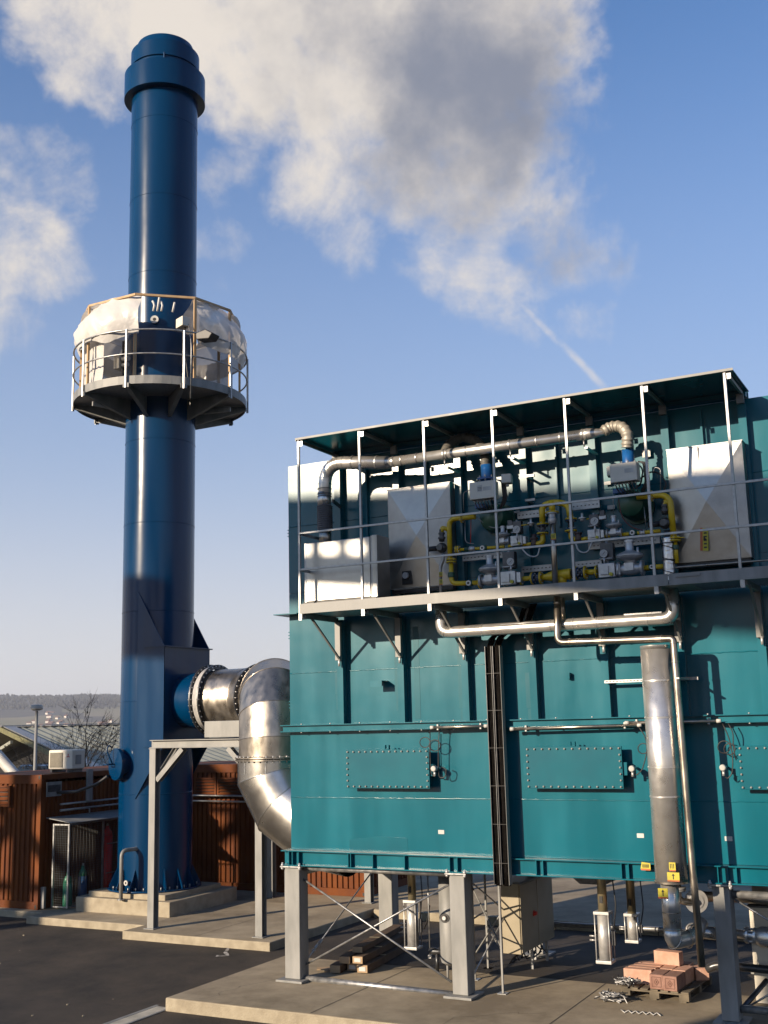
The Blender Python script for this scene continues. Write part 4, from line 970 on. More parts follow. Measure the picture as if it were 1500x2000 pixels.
dv = thing('down_pipe', 'bright steel vent pipe with flange hanging below the yellow gas loop', 'pipe', G(1085, 1140))
pipe('pipe', '', [(1079, 1010), (1085, 1146)], .042, mat=STEEL, par=dv, y=15.50, n=20)
MB().prof(G(1079, 1024, 15.50), VZ, [(0, .05), (.03, .055), (.05, .062), (.08, .062), (.10, .05), (.15, .05), (.155, .075), (.172, .075)], 20).build('coupling', CAST, dv)
q = G(1081, 1048, 15.455); sticker(q, .075, .09, dv)
# small upper gas lines
def line(pts, r, label, y=YG): return pipe('gas_pipe', label, pts, r, y=y)
ul = line([(890, 1074), (985, 1068)], .024, 'thin yellow gas pipe at left, running level from the riser to the first regulator')
for px in (892, 896): disc(ul, G(px, 1074), HX, .06)
MB().cyl(G(908, 1073), G(916, 1072.5), .035, 12).build('valve_body', GRN, ul); MB().cyl(G(917, 1072), G(928, 1071.5), .04, 12).build('union', CAST, ul)
def ball_valve(px, py, par, r=.035, y=YG):
    c = G(px, py, y); MB().prof(c-Vector((.06, 0, 0)), HX, [(0, .03), (.02, .045), (.05, .04), (.07, .04), (.10, .045), (.12, .03)], 14).build('valve_body', GRN, par)
    MB().cyl(c, c-Vector((0, .07, 0)), r, 16).build('valve_cap', CAST, par); MB().cyl(c-Vector((0, .07, 0)), c-Vector((0, .074, 0)), r*.5, 12).build('valve_mark', BLK, par)
ball_valve(945, 1071, ul)
def regulator(px, py, s, label, y=YG):
    c = G(px, py, y); t = thing('gas_regulator', label, 'regulator', c)
    MB().prof(c-Vector((.17*s, 0, 0)), HX, [(0, .10*s), (.03*s, .10*s), (.03*s, .055*s), (.10*s, .075*s), (.17*s, .085*s), (.24*s, .075*s), (.31*s, .055*s), (.31*s, .10*s), (.34*s, .10*s)], 22).build('body', CAST, t)
    MB().prof(c+Vector((0, 0, .05*s)), VZ, [(0, .07*s), (.05*s, .08*s), (.09*s, .165*s), (.115*s, .18*s), (.125*s, .18*s), (.15*s, .15*s), (.19*s, .06*s), (.20*s, .055*s), (.30*s, .055*s), (.30*s, .065*s), (.33*s, .065*s), (.34*s, .03*s)], 26).build('bonnet', CAST, t)
    MB().cyl(c+Vector((.12*s, -.05*s, .16*s)), c+Vector((.12*s, -.05*s, .27*s)), .016*s, 8).build('breather', CAST, t); mb = MB()
    for k in range(10): a = k*.628; mb.cyl(c+Vector((.165*s*math.cos(a), .165*s*math.sin(a), .145*s)), c+Vector((.165*s*math.cos(a), .165*s*math.sin(a), .19*s)), .009*s, 6)
    stuff(mb.build('bolts', CAST, t)); MB().cbox(c-Vector((0, .09*s, -.02*s)), (.12*s, .02*s, .10*s)).build('cover_plate', CAST, t); return t
def block(px, py, s, label, y=YG, tall=True):
    c = G(px, py, y); t = thing('solenoid_valve', label, 'valve', c)
    MB().cbox(c, (.19*s, .14*s, .16*s)).build('body', CAST, t, bevel=.008); MB().cbox(c+Vector((-.02*s, -.08*s, .0)), (.09*s, .02*s, .10*s)).build('cover', CAST, t, bevel=.004)
    if tall:
        MB().cyl(c+Vector((0, 0, .08*s)), c+Vector((0, 0, .34*s)), .016*s, 8).build('stem', CAST, t); MB().cbox(c+Vector((.0, .03, .22*s)), (.15*s, .10*s, .20*s)).build('coil', DKMET, t, bevel=.006)
        MB().cyl(c+Vector((-.09*s, -.03, .14*s)), c+Vector((.06*s, -.03, .14*s)), .010*s, 6).build('lever', CAST, t)
    MB().cyl(c+Vector((.055*s, -.075*s, -.05*s)), c+Vector((.055*s, -.10*s, -.05*s)), .022*s, 10).build('test_cap', YELST, t)
    MB().cbox(c+Vector((.13*s, 0, 0)), (.05*s, .12*s, .12*s)).build('flange_block', CAST, t, bevel=.004); return t
def gauge(px, py, r, label, y=15.50, a=.8):
    c = G(px, py, y); t = thing('pressure_gauge', label, 'gauge', c)
    MB().prof(c+Vector((0, .04, 0)), (0, -1, 0), [(0, r), (.035, r), (.04, r*1.06), (.05, r*1.06), (.05, r*.9), (.046, r*.9)], 26).build('case', CAST, t)
    f = MB().cyl(c-Vector((0, .001, 0)), c-Vector((0, .008, 0)), r*.92, 26).build('dial', WHITE, t)
    d = Vector((math.cos(a), 0, math.sin(a)))*r*.6; MB().bar(c-d*.5-Vector((0, .011, 0)), c+d-Vector((0, .011, 0)), .007, .003).build('needle', BLK, f); mb = MB()
    for k in range(11):
        b = R(-50+28*k); e = Vector((math.cos(b), 0, math.sin(b))); mb.bar(c+e*r*.68-Vector((0, .010, 0)), c+e*r*.84-Vector((0, .010, 0)), .004, .002)
    mb.build('scale_marks', BLK, f); MB().cyl(c-Vector((0, -.01, r)), c-Vector((0, -.01, r+.10)), .014, 8).build('stem', CAST, t); return t
regulator(983, 1058, .62, 'small cast gas regulator left of the upper gauge on the thin yellow line')
block(1011, 1057, .95, 'cast solenoid valve under the upper left pressure gauge')
gauge(1009, 1034, .052, 'round white pressure gauge, upper one left of the steel vent pipe', a=.9)
m_ = line([(993, 1067), (1003, 1065.5)], .022, 'very short yellow pipe piece right of the left small regulator')
m_ = line([(1020, 1064), (1042, 1062)], .026, 'short yellow pipe piece running into the brown valve left of the gas loop')
o = MB().prof(G(1044, 1066), VZ, [(0, .05), (.02, .055), (.09, .045), (.10, .06), (.12, .06), (.13, .035), (.17, .035)], 14).build('brown_valve', pmat('brown_cast', (.10, .055, .045), rough=.5)); tag(o, 'brown cast valve at the foot of the left leg of the gas loop', 'valve')
o = MB().prof(G(1138-8, 1056), VZ, [(0, .05), (.02, .055), (.09, .045), (.10, .06), (.12, .06)], 14).build('brown_valve', bpy.data.materials['brown_cast']); tag(o, 'brown cast valve at the foot of the right leg of the gas loop', 'valve')
line([(1136, 1053), (1150, 1051)], .026, 'short yellow pipe piece right of the brown valve below the right gas loop leg')
block(1162, 1045, .95, 'cast solenoid valve under the upper right pressure gauge')
gauge(1161, 1018, .052, 'round white pressure gauge, upper one right of the steel vent pipe', a=1.1)
line([(1178, 1048), (1192, 1046.5)], .022, 'very short yellow pipe piece left of the right small regulator')
regulator(1200, 1041, .66, 'small cast gas regulator in the middle of the right upper gas line')
ur = line([(1211, 1044.5), (1290, 1037)], .027, 'thin yellow gas pipe running level from the small regulator to the right relief valve')
ball_valve(1237, 1041.5, ur); MB().cyl(G(1250, 1040.5), G(1260, 1039.5), .042, 12).build('union', CAST, ur)
# pilot lines with little regulators
for (pts, label, vx, bx) in (([(1013, 1027), (1034, 1024)], 'thin yellow pilot gas line above the left solenoid valve', 1037, 997), ([(1145, 1014), (1172, 1009)], 'thin yellow pilot gas line above the right solenoid valve', 1137, 1177)):
    o = line(pts, .009, label); c = G(vx, 1024 if vx < 1100 else 1014)
    MB().prof(c-Vector((0, 0, .03)), VZ, [(0, .03), (.03, .03), (.035, .06), (.05, .06), (.06, .02), (.12, .015)], 14).build('pilot_regulator', CAST, o)
    c = G(bx, 1022 if bx < 1100 else 1003); MB().cbox(c, (.07, .07, .08)).build('coil', DKMET, o); MB().cbox(c-Vector((0, 0, .06)), (.10, .06, .05)).build('pilot_valve', CAST, o)
# lower main line
lm = line([(910, 1139), (940, 1138)], .036, 'left end piece of the lower main gas line with a round valve')
ball_valve(918, 1139.5, lm, .04); disc(lm, G(938, 1138), HX, .095)
regulator(958, 1133, .98, 'large cast gas regulator on the lower line, left of the lower left gauge', y=15.58)
block(996, 1130, 1.25, 'large solenoid valve with white plate on the lower line left of the vent pipe', y=15.58)
gauge(997, 1097, .052, 'round white pressure gauge, lower one left of the steel vent pipe', a=.7)
l2 = line([(1016, 1130.5), (1040, 1129.5)], .036, 'middle piece of the lower main gas line between two flanges left of the vent pipe')
disc(l2, G(1018, 1130.5), HX, .095); disc(l2, G(1040, 1129.5), HX, .09)
l3 = thing('gas_manifold', 'thick yellow tapering gas manifold behind the foot of the steel vent pipe', 'gas pipe', G(1085, 1127))
disc(l3, G(1043, 1129.3), HX, .085, FLBLU); MB().cyl(G(1043, 1129.3), G(1055, 1128.6), .05, 16).build('compensator', DKMET, l3); disc(l3, G(1054, 1128.7), HX, .085, FLBLU); disc(l3, G(1057, 1128.5), HX, .095)
mdir = (G(1116, 1120.5)-G(1058, 1128.5)); ml_ = mdir.length
MB().prof(G(1058, 1128.5), mdir, [(0, .045), (ml_*.12, .045), (ml_*.38, .078), (ml_*.98, .078), (ml_, .06)], 28).build('pipe', YEL, l3)
MB().cyl(G(1097, 1124), G(1097.5, 1142), .07, 24).build('branch', YEL, l3)
for px in (1101, 1112): MB().prof(G(px, 1123), HX, [(0, .079), (.003, .083), (.01, .083), (.013, .079)], 28, caps=False).build('weld_seam', YEL, l3)
disc(l3, G(1126, 1119.5), HX, .10); disc(l3, G(1129, 1119.3), HX, .09, FLBLU); MB().cyl(G(1116, 1120.5), G(1142, 1118.5), .055, 16).build('compensator', DKMET, l3); disc(l3, G(1141, 1118.5), HX, .09, FLBLU); disc(l3, G(1144, 1118.2), HX, .10)
l4 = line([(1144, 1118), (1168, 1116.5)], .040, 'piece of the lower main gas line between two flanges right of the vent pipe'); disc(l4, G(1166, 1116.6), HX, .095)
block(1188, 1115, 1.25, 'large solenoid valve with white plate on the lower line right of the vent pipe', y=15.58)
gauge(1179, 1081, .052, 'round white pressure gauge, lower one right of the steel vent pipe', a=.75)
regulator(1232, 1111, 1.08, 'large cast gas regulator on the lower line near the foil wrapped pipe', y=15.58)
l5 = line([(1253, 1110), (1296, 1106)], .036, 'right end piece of the lower main gas line running behind the foil wrapped pipe'); disc(l5, G(1255, 1110), HX, .10); ball_valve(1275, 1108, l5, .03)
# galvanised mounting channels on the wall behind the fittings
for a, b, h, lab in (((1012, 1008), (1068, 1001), .11, 'perforated galvanised mounting channel left of the gas loop top'), ((1118, 991), (1172, 984), .11, 'perforated galvanised mounting channel right of the gas loop top'),
                     ((1020, 1113), (1082, 1108), .09, 'galvanised mounting channel above the manifold, left part'), ((1150, 1066), (1290, 1056), .10, 'dull long mounting channel under the right upper gas line'), ((1120, 1104), (1176, 1099), .09, 'galvanised mounting channel above the manifold, right part'),
                     ((905, 1090), (985, 1085), .09, 'dull long mounting channel under the left upper gas line')):
    pa, pb_ = W(*a, 15.93), W(*b, 15.93); o = MB().box((pa.x, 15.90, (pa.z+pb_.z)/2-h/2), (pb_.x, 15.96, (pa.z+pb_.z)/2+h/2)).build('mounting_channel', GALV); tag(o, lab, 'bracket'); mb = MB(); m = int((pb_.x-pa.x)/.06)
    for k in range(m): x = pa.x+.03+k*.06; mb.box((x-.012, 15.8985, (pa.z+pb_.z)/2-.008), (x+.012, 15.8995, (pa.z+pb_.z)/2+.008))
    stuff(mb.build('slots', BLK, o))
# impulse lines and cables looping round the burners
def wire(pts, label, r=.007, mat=GALV, cat='cable', y=15.72, bend=.10): 
    o = MB().tube(fillet([W(*p, y) for p in pts], bend), r, 6).build('wire', mat); return tag(o, label, cat)
wire([(906, 1000), (905, 961), (917, 958)], 'thin bent impulse tube beside the left control box')
wire([(931, 1010), (945, 1022), (960, 1031), (992, 1030)], 'thin grey hose sagging from the left burner to the upper gauge', .008)
wire([(908, 1010), (909, 1060), (925, 1062)], 'thin vertical impulse tube left below the left burner')
wire([(920, 1008), (919, 1062)], 'thin red tube hanging below the left burner', .006, RED)
wire([(1018, 1070), (1032, 1086), (1050, 1088), (1054, 1070)], 'pale hose looping down left of the vent pipe', .011, WHITE, y=15.55)
wire([(1124, 1060), (1130, 1078), (1148, 1080), (1156, 1058)], 'pale hose looping down right of the vent pipe', .011, WHITE, y=15.55)
wire([(1208, 975), (1214, 1010), (1232, 1030), (1256, 1036)], 'dark red hose curving below the right burner', .008, pmat('hose_red', (.14, .02, .02), rough=.5), y=15.55)
wire([(1290, 960), (1290, 915), (1278, 912), (1276, 925)], 'thin bent tube right of the right burner', .008)
wire([(1250, 935), (1272, 920), (1290, 925), (1302, 945), (1296, 960)], 'black cable looping between the right burner and the large embossed cover', .012, DARK)
wire([(1244, 905), (1256, 916), (1252, 945), (1240, 955)], 'black cable loop round the right control box', .012, DARK)
wire([(1197, 940), (1198, 1008)], 'thin wire hanging down the wall left of the right burner', .004)
wire([(1258, 990), (1262, 1032)], 'thin impulse tube right below the right burner', .006)
for px, py, w, h, lab in ((1263, 886, .12, .11, 'blank white plate on the wall right of the right blue neck'), (1194, 991, .11, .06, 'blank white plate on the wall above the right small regulator'), (1187, 944, .10, .05, 'blank white plate just below the right control box'), (1010, 1000, .09, .03, 'blank white strip plate on the wall right of the left burner')):
    p = W(px, py, 16.1); o = MB().box((p.x-w/2, 16.08, p.z-h/2), (p.x+w/2, 16.086, p.z+h/2)).build('wall_plate', WHITE); tag(o, lab, 'plate'); MB().box((p.x-.02, 16.087, p.z-.02), (p.x+.02, 16.149, p.z+.02)).build('standoff', GALV, o)

for px, py, lab in ((1035, 930, 'short wall arm above the left solenoid valve, higher one'), (1037, 977, 'short wall arm above the left solenoid valve, lower one')):
    p = W(px, py, 15.9); o = MB().box((p.x-.08, 15.86, p.z-.018), (p.x+.08, 15.90, p.z+.018)).build('bracket', GALV); tag(o, lab, 'bracket'); MB().box((p.x-.075, 15.901, p.z-.015), (p.x-.045, 16.149, p.z+.015)).build('stem', GALV, o)

# ================================================================== PIPEWORK BELOW THE WALKWAY
Y5 = 15.55
def clad(name, label, pts, r, mat, seams=(), bend=.16, y=Y5, cat='pipe', n=28, org=None):
    P_ = [W(*p, y) if len(p) == 2 else Vector(p) for p in pts]
    t = thing(name, label, cat, P_[0]); F_ = fillet(P_, bend, 5); MB().tube(F_, r, n).build('cladding', mat, t)
    tot = sum((b-a).length for a, b in zip(F_, F_[1:]))
    for s in seams:
        L_ = s*tot
        for a, b in zip(F_, F_[1:]):
            l = (b-a).length
            if L_ <= l:
                d = (b-a).normalized(); MB().prof(a+d*(L_-.012), d, [(0, r), (.003, r+.006), (.02, r+.006), (.024, r)], n, caps=False).build('cladding_joint', mat, t); break
            L_ -= l
    return t
z5 = 5.80
h1 = clad('header_pipe', 'thick polished pipe running level right under the walkway with an elbow at each end', [(861, 1178), (862, 1236), (1316, 1207), (1310, 1146)], .088, POLI, (.02, .10, .11, .25, .50, .58, .66, .83, .90), bend=.15)
MB().tube([W(978, 1220, Y5-.088), W(1068, 1214, Y5-.088)], .008, 6).build('trace_strip', CAST, h1)
h2 = clad('branch_pipe', 'thinner polished pipe under the header pipe turning down beside the big vertical flue', [(1088, 1160), (1089, 1255), (1315, 1247), (1316, 1262), (1352, 1690), (1371, 1888)], .047, STEEL, (.02, .13, .145, .20, .33, .36, .40), bend=.10, y=15.40)
clad('twin_riser', 'short thin steel pipe dropping from the walkway beside the branch pipe', [(1098, 1160), (1101, 1216)], .034, STEEL, y=15.62, bend=.02)
MB_ = MB().box((W(1222, 1196, 15.6).x, 15.5, W(1222, 1199, 15.5).z-.02), (W(1295, 1192, 15.6).x, 15.7, W(1222, 1199, 15.5).z+.0)).build('cover_strip', GALV, h1)
p = W(1360, 1790, 15.40)
# big flue
fl = thing('vertical_flue', 'thick shiny vertical insulated pipe in front of the right half of the boiler', 'pipe', W(1305, 1840, 15.55))
YF = 15.52; ta, tb_ = W(1281, 1264, YF), W(1281, 1264, YF); xf = ta.x; RF = .212
zb = W(1310, 1722, YF).z
MB().cyl((xf, YF, zb), (xf, YF, ta.z), RF, 44).build('cladding', POLI, fl)
for py in (1331, 1403, 1500, 1557): z = W(1290, py, YF).z; MB().prof((xf, YF, z), VZ, [(0, RF), (.003, RF+.006), (.02, RF+.006), (.024, RF)], 44, caps=False).build('cladding_joint', POLI, fl)
MB().prof((xf, YF, zb-.01), VZ, [(0, RF-.08), (0, RF+.014), (.025, RF+.014), (.028, RF)], 44).build('end_collar', STEEL, fl)
MB().prof((xf, YF, ta.z-.03), VZ, [(0, RF+.004), (.05, RF+.004), (.05, .02)], 44).build('end_cap', POLI, fl)
MB().bar((xf+.13, YF-.12, zb+.05), (xf+.13, YF-.12, ta.z-.1), .006, .012).build('seam_strip', POLI, fl)
for px, py, w, h in ((1313, 1693, .085, .11), (1315, 1713, .16, .115)):
    q = W(px, py, YF-RF-.01); s_ = sticker((q.x, YF-RF-.006, q.z), w, h, fl, h > .112)
xl = xf-.035; ze = W(1304, 1812, YF).z
MB().cyl((xl, YF, ze), (xl, YF, zb-.01), .118, 36).build('lower_pipe', POLI, fl)
q = W(1295, 1745, YF-.12); sticker((q.x, YF-.121, q.z), .13, .13, fl, True)
epts = [Vector((xl, YF, ze)), Vector((xl, YF+.02, ze-.10)), Vector((xl+.07, YF+.10, ze-.19)), Vector((xl+.19, YF+.2, ze-.18)), Vector((xl+.27, YF+.3, ze-.06))]
for k in range(5): pass
EL = fillet([Vector((xl, YF, ze)), Vector((xl, YF, ze-.17)), Vector((xl+.20, YF+.30, ze-.15)), Vector((xl+.28, YF+.5, ze+.02))], .16, 4)
MB().tube(EL, [.118-.030*i/(len(EL)-1) for i in range(len(EL))], 32).build('elbow', POLI, fl)
for z in (W(1298, 1782, YF).z, W(1300, 1815, YF).z): MB().prof((xl, YF, z), VZ, [(0, .118), (.003, .124), (.012, .124), (.015, .118)], 36, caps=False).build('cladding_joint', STEEL, fl)
for k in (3, 6, 9): d = (EL[k+1]-EL[k]).normalized(); MB().prof(EL[k]-d*.006, d, [(0, .118), (.003, .126), (.009, .126), (.012, .118)], 32, caps=False).build('cladding_joint', STEEL, fl)
MB().box((W(1175, 1330, 15.8).x, 15.93, W(1175, 1332, 15.95).z-.02), (xf+.45, 15.96, W(1175, 1332, 15.95).z+.02)).build('support_channel', GALV, fl)
mb = MB(); x = W(1178, 1330, 15.8).x
while x < xf-.2: mb.box((x, 15.9285, W(1175, 1332, 15.95).z-.006), (x+.03, 15.9295, W(1175, 1332, 15.95).z+.006)); x += .05
stuff(mb.build('slots', BLK, fl))
MB().box((xf+.3, 15.30, W(1175, 1332, 15.95).z-.02), (xf+.34, 15.96, W(1175, 1332, 15.95).z+.0)).build('pipe_bracket', GALV, fl)
# horizontal run behind, leading right from the flue elbow
hr = clad('run_pipe', 'dark shining pipe running level to the right from the elbow of the vertical flue', [tuple(EL[-1]-Vector((.04, .05, .08))), (1345, 1818, ), (1425, 1826)], .085, POLI, (.3, .6), y=16.35)
hp = thing('flanged_pipe', 'dark flanged pipe behind the right column ending in a bright wide section', 'pipe', W(1440, 1828, 16.45))
a, b = W(1425, 1822, 16.45), W(1540, 1836, 16.45); d = (b-a).normalized()
MB().prof(a, d, [(0, .06), (.22, .06), (.22, .11), (.25, .11), (.25, .06), (.32, .06), (.32, .11), (.35, .11), (.35, .10), (.42, .135), (1.4, .135)], 30).build('pipe', POLI, hp); mb = MB()
for k in range(8): t = k*.785; o_ = Vector((0, math.cos(t), math.sin(t)))*.09; mb.cyl(a+d*.19+o_, a+d*.38+o_, .010, 6)
stuff(mb.build('bolts', CAST, hp))
# dark thin pipe at the foot
lp = clad('drain_pipe', 'black plastic pipe lying low behind the right column', [(1380, 1893), (1400, 1884), (1560, 1900)], .055, PIPEB, (), y=16.9, bend=.08)
# extra pipes beneath the boiler at the right edge
clad('supply_pipe', 'steel pipe high under the boiler at the right edge of the picture', [(1360, 1748), (1560, 1762)], .06, STEEL, (.2, .25), y=16.9)
clad('supply_pipe', 'thin bright pipe under the boiler just below the right end of the base beam', [(1375, 1757), (1600, 1764)], .03, STEEL, (), y=17.5)
vv = thing('drain_valve', 'flanged drain elbow hanging under the boiler right of the vertical flue', 'valve', W(1328, 1760, 16.2))
p = W(1323, 1722, 16.3); q = W(1323, 1740, 16.3)
MB().tube(fillet([Vector((p.x, 16.3, 1.9)), Vector((p.x, 16.3, q.z-.14)), Vector((p.x+.22, 16.45, q.z-.16))], .1), .045, 18).build('elbow', STEEL, vv); MB().prof((p.x, 16.3, q.z), VZ, [(0, .11), (.02, .11), (.025, .05), (.03, .11), (.05, .11)], 24).build('flange', CAST, vv)
MB().prof((p.x+.20, 16.47, q.z-.15), (.4, -.8, 0), [(0, .16), (.02, .16), (.02, .10), (.03, .10)], 30).build('ring', CAST, vv)
wp = W(1488, 1830, 17.3); o = MB().box((wp.x-.14, 17.25, .10), (wp.x+.25, 17.5, W(1488, 1772, 17.3).z)).build('cream_cabinet', IVORY, bevel=.01); tag(o, 'cream coloured narrow cabinet at the right edge behind the flanged pipe', 'cabinet')
MB().box((wp.x-.16, 17.23, W(1488, 1772, 17.3).z+.002), (wp.x+.27, 17.52, W(1488, 1772, 17.3).z+.03)).build('lid', DKMET, o)
MB().box((wp.x-.11, 17.235, .15), (wp.x+.22, 17.249, W(1488, 1772, 17.3).z-.06)).build('door', IVORY, o)

# ---- vertical cable tray
ct = thing('cable_tray', 'vertical cable tray crammed with black cables in front of the boiler', 'cable tray', (W(958, 1450, 15.95).x, 15.95, 1.6))
xa, xb = W(957, 1450, 15.9).x, W(984, 1450, 15.9).x; xm1, xm2 = W(967, 1450, 15.9).x, W(972, 1450, 15.9).x
zt_ = W(965, 1262, 15.9).z; zb_ = W(985, 1728, 15.9).z
for x0, x1 in ((xa, xm1), (xm2, xb)):
    MB().box((x0-.012, 15.86, zb_), (x0-.004, 15.98, zt_)).build('side_rail', DKMET, ct); MB().box((x1+.004, 15.86, zb_), (x1+.009, 15.98, zt_)).build('side_rail', GALVL, ct)
    MB().box((x0-.003, 15.965, zb_), (x1+.003, 15.975, zt_)).build('back_plate', CABLE, ct); mb = MB(); nn = max(4, int((x1-x0)/.016))
    for j in range(3):
        for i in range(nn):
            x = x0+(x1-x0)*(i+.5)/nn+random.uniform(-.004, .004); y = 15.95-.02*j; r = random.uniform(.008, .0125)
            pts = [Vector((x+random.uniform(-.006, .006), y+random.uniform(-.005, .005), zb_-.02+(zt_-zb_)*k/12)) for k in range(13)]
            top = pts[-1]; pts += [top+Vector((.06, -.01, .14)), top+Vector((.22+.03*j, 0, .26+.01*i)), top+Vector((.5, .02, .34+.01*i)), top+Vector((.62, .0, .62))]
            mb.tube(pts, r, 5)
    stuff(mb.build('cables', CABLE, ct))
mb = MB()
z = zb_+.3
while z < zt_: mb.box((xa-.01, 15.862, z), (xb+.01, 15.868, z+.008)); z += .55
mb.build('cable_ties', BLK, ct)
# ---- conduits along the flange, cable loops and sensors
def conduit(px0, py0, px1, py1, label):
    a, b = W(px0, py0, 15.93), W(px1, py1, 15.93); o = thing('conduit', label, 'conduit', a); MB().cyl(a, b, .022, 12).build('tube', STEEL, o); d = (b-a).normalized()
    MB().cyl(a-d*.01, a+d*.05, .028, 10).build('end_piece', WHITE, o); MB().cyl(b-d*.05, b+d*.01, .028, 10).build('end_piece', WHITE, o)
    for t in (.12, .88): q = a+(b-a)*t; MB().box((q.x-.012, 15.92, q.z-.04), (q.x+.012, 15.985, q.z+.045)).build('clip', WHITE, o)
conduit(842, 1421, 952, 1418, 'short bright conduit on the flange left of the cable tray')
conduit(998, 1424, 1252, 1416, 'long bright conduit on the flange right of the cable tray')
conduit(1222, 1412, 1407, 1408, 'bright conduit on the flange passing behind the vertical flue')
def loopwire(cx, cy, r, y=15.97, n=20, a0=0, a1=400):
    k = FPX/W(cx, cy, y).dot(FW); k = k if k > 0 else 1
    return [W(cx+r*math.cos(R(a0+(a1-a0)*i/n)), cy+r*math.sin(R(a0+(a1-a0)*i/n)), y-.01*(i/n)) for i in range(n+1)]
def sensor(px, py, label):
    p = W(px, py, 15.95); t = thing('pressure_sensor', label, 'sensor', p)
    MB().prof((p.x, 15.97, p.z), (0, -1, 0), [(0, .025), (.02, .025), (.02, .042), (.09, .042), (.10, .032)], 22).build('head', WHITE, t); MB().cyl((p.x, 16.149, p.z), (p.x, 15.96, p.z), .02, 12).build('stem', CAST, t)
    MB().cyl((p.x, 15.93, p.z-.045), (p.x, 15.93, p.z-.11), .02, 10).build('plug', CAST, t); return t
def cable(pts, label, mats=DARK, r=.008):
    o = MB().tube(fillet([W(*p, 15.96) if len(p) == 2 else p for p in pts], .12, 5), r, 6).build('loose_cable', mats); return tag(o, label, 'cable')
sensor(850, 1501, 'white round pressure sensor right of the left hatch')
sensor(1236, 1501, 'white round pressure sensor right of the middle hatch, beside the vertical flue')
sensor(1413, 1499, 'white round pressure sensor left of the right hatch')
cable([(840, 1426), (840, 1480), (842, 1512), (850, 1518), (852, 1508)], 'black cable hanging down from the conduit to the left sensor')
cable([(858, 1426), (856, 1460), (856, 1500), (858, 1520), (870, 1518), (872, 1502), (862, 1498)], 'black cable hanging in a bow right of the left sensor')
o = MB().tube(loopwire(830, 1450, 10), .007, 6).build('cable_coil', DARK); tag(o, 'left ring of the coiled cable above the left hatch', 'cable')
o = MB().tube(loopwire(849, 1456, 11), .007, 6).build('cable_coil', DARK); tag(o, 'right ring of the coiled cable above the left hatch', 'cable')
cable([(1246, 1418), (1262, 1440), (1264, 1470), (1254, 1505), (1242, 1515), (1236, 1508)], 'black cable hanging from the conduit to the middle sensor')
o = MB().tube(loopwire(1256, 1462, 10), .007, 6).build('cable_coil', DARK); tag(o, 'ring of coiled cable half hidden beside the vertical flue', 'cable')
cable([(1410, 1411), (1424, 1440), (1432, 1480), (1430, 1512), (1420, 1522), (1413, 1512)], 'black cable hanging down left of the right hatch to its sensor')
cable([(1422, 1413), (1432, 1430), (1432, 1460), (1438, 1485)], 'second thinner cable hanging left of the right hatch')
o = MB().tube(loopwire(1414, 1459, 12), .007, 6).build('cable_coil', DARK); tag(o, 'left ring of coiled cable beside the right hatch', 'cable')
o = MB().tube(loopwire(1425, 1463, 11), .007, 6).build('cable_coil', DARK); tag(o, 'right ring of coiled cable beside the right hatch', 'cable')

# ================================================================== BELOW THE BOILER
# ---- beige switch cabinet
cb0, cb1 = W(840+660/4.6875, 1640+455/4.6875, 16.9), W(840+830/4.6875, 1640+1060/4.6875, 16.9)
CXa, CXb = -7.24, -6.93
sw = thing('switch_cabinet', 'beige steel switch cabinet hanging under the middle of the boiler', 'cabinet', (-6.8, 17.8, .55))
MB().box((CXa, 17.6, .43), (CXb, 19.15, 1.50)).build('housing', CABM, sw, bevel=.008)
for y0, y1 in ((17.62, 18.37), (18.39, 19.13)): d_o = MB().box((CXb+.001, y0, .45), (CXb+.018, y1, 1.48)).build('door', CABM, sw, bevel=.004)
MB().prof((CXb+.018, 18.2, .97), (1, 0, 0), [(0, .05), (.01, .05), (.01, .03), (.05, .03)], 18).build('main_switch', RED, sw)
MB().box((CXa-.02, 17.58, 1.505), (CXb+.03, 19.17, 1.53)).build('roof_plate', DKMET, sw)
for x, y in ((CXa+.05, 18.9), (CXb-.05, 18.9), (CXb-.05, 18.2)):
    MB().box((x-.02, y-.02, .095), (x+.02, y+.02, .428)).build('leg', GALV, sw)
mb = MB()
for k in range(14):
    x, y = random.uniform(CXa+.03, CXb-.03), random.uniform(17.8, 18.9); mb.tube([(x, y, .43), (x+random.uniform(-.05, .05), y, .35), (x+random.uniform(-.1, .1), y+random.uniform(-.1, .1), .20+random.random()*.1), (x+random.uniform(-.15, .15), y+.2, .28)], .012, 5)
stuff(mb.build('hanging_cables', DARK, sw))
# lattice legs left of it
lt = thing('lattice_support', 'slim galvanised lattice stand left of the beige cabinet', 'stand', (-7.2, 17.5, .09))
for px, y in ((924, 17.2), (950, 18.0), (977, 16.5)):
    x = W(px, 1800, y).x; MB().box((x-.014, y-.014, .095), (x+.014, y+.014, 1.82)).build('leg', GALVL, lt); MB().box((x-.07, y-.07, .088), (x+.07, y+.07, .1)).build('foot_plate', GALV, lt)
A1, A2, A3 = [Vector((W(px, 1800, y).x, y, 0)) for px, y in ((924, 17.2), (950, 18.0), (977, 16.5))]
for a, b, z0, z1 in ((A1, A3, 1.5, .75), (A1, A3, .45, 1.2), (A2, A3, .75, .72), (A1, A2, 1.0, 1.0)): MB().bar(a+Vector((0, 0, z0)), b+Vector((0, 0, z1)), .02, .02).build('brace', GALVL, lt)
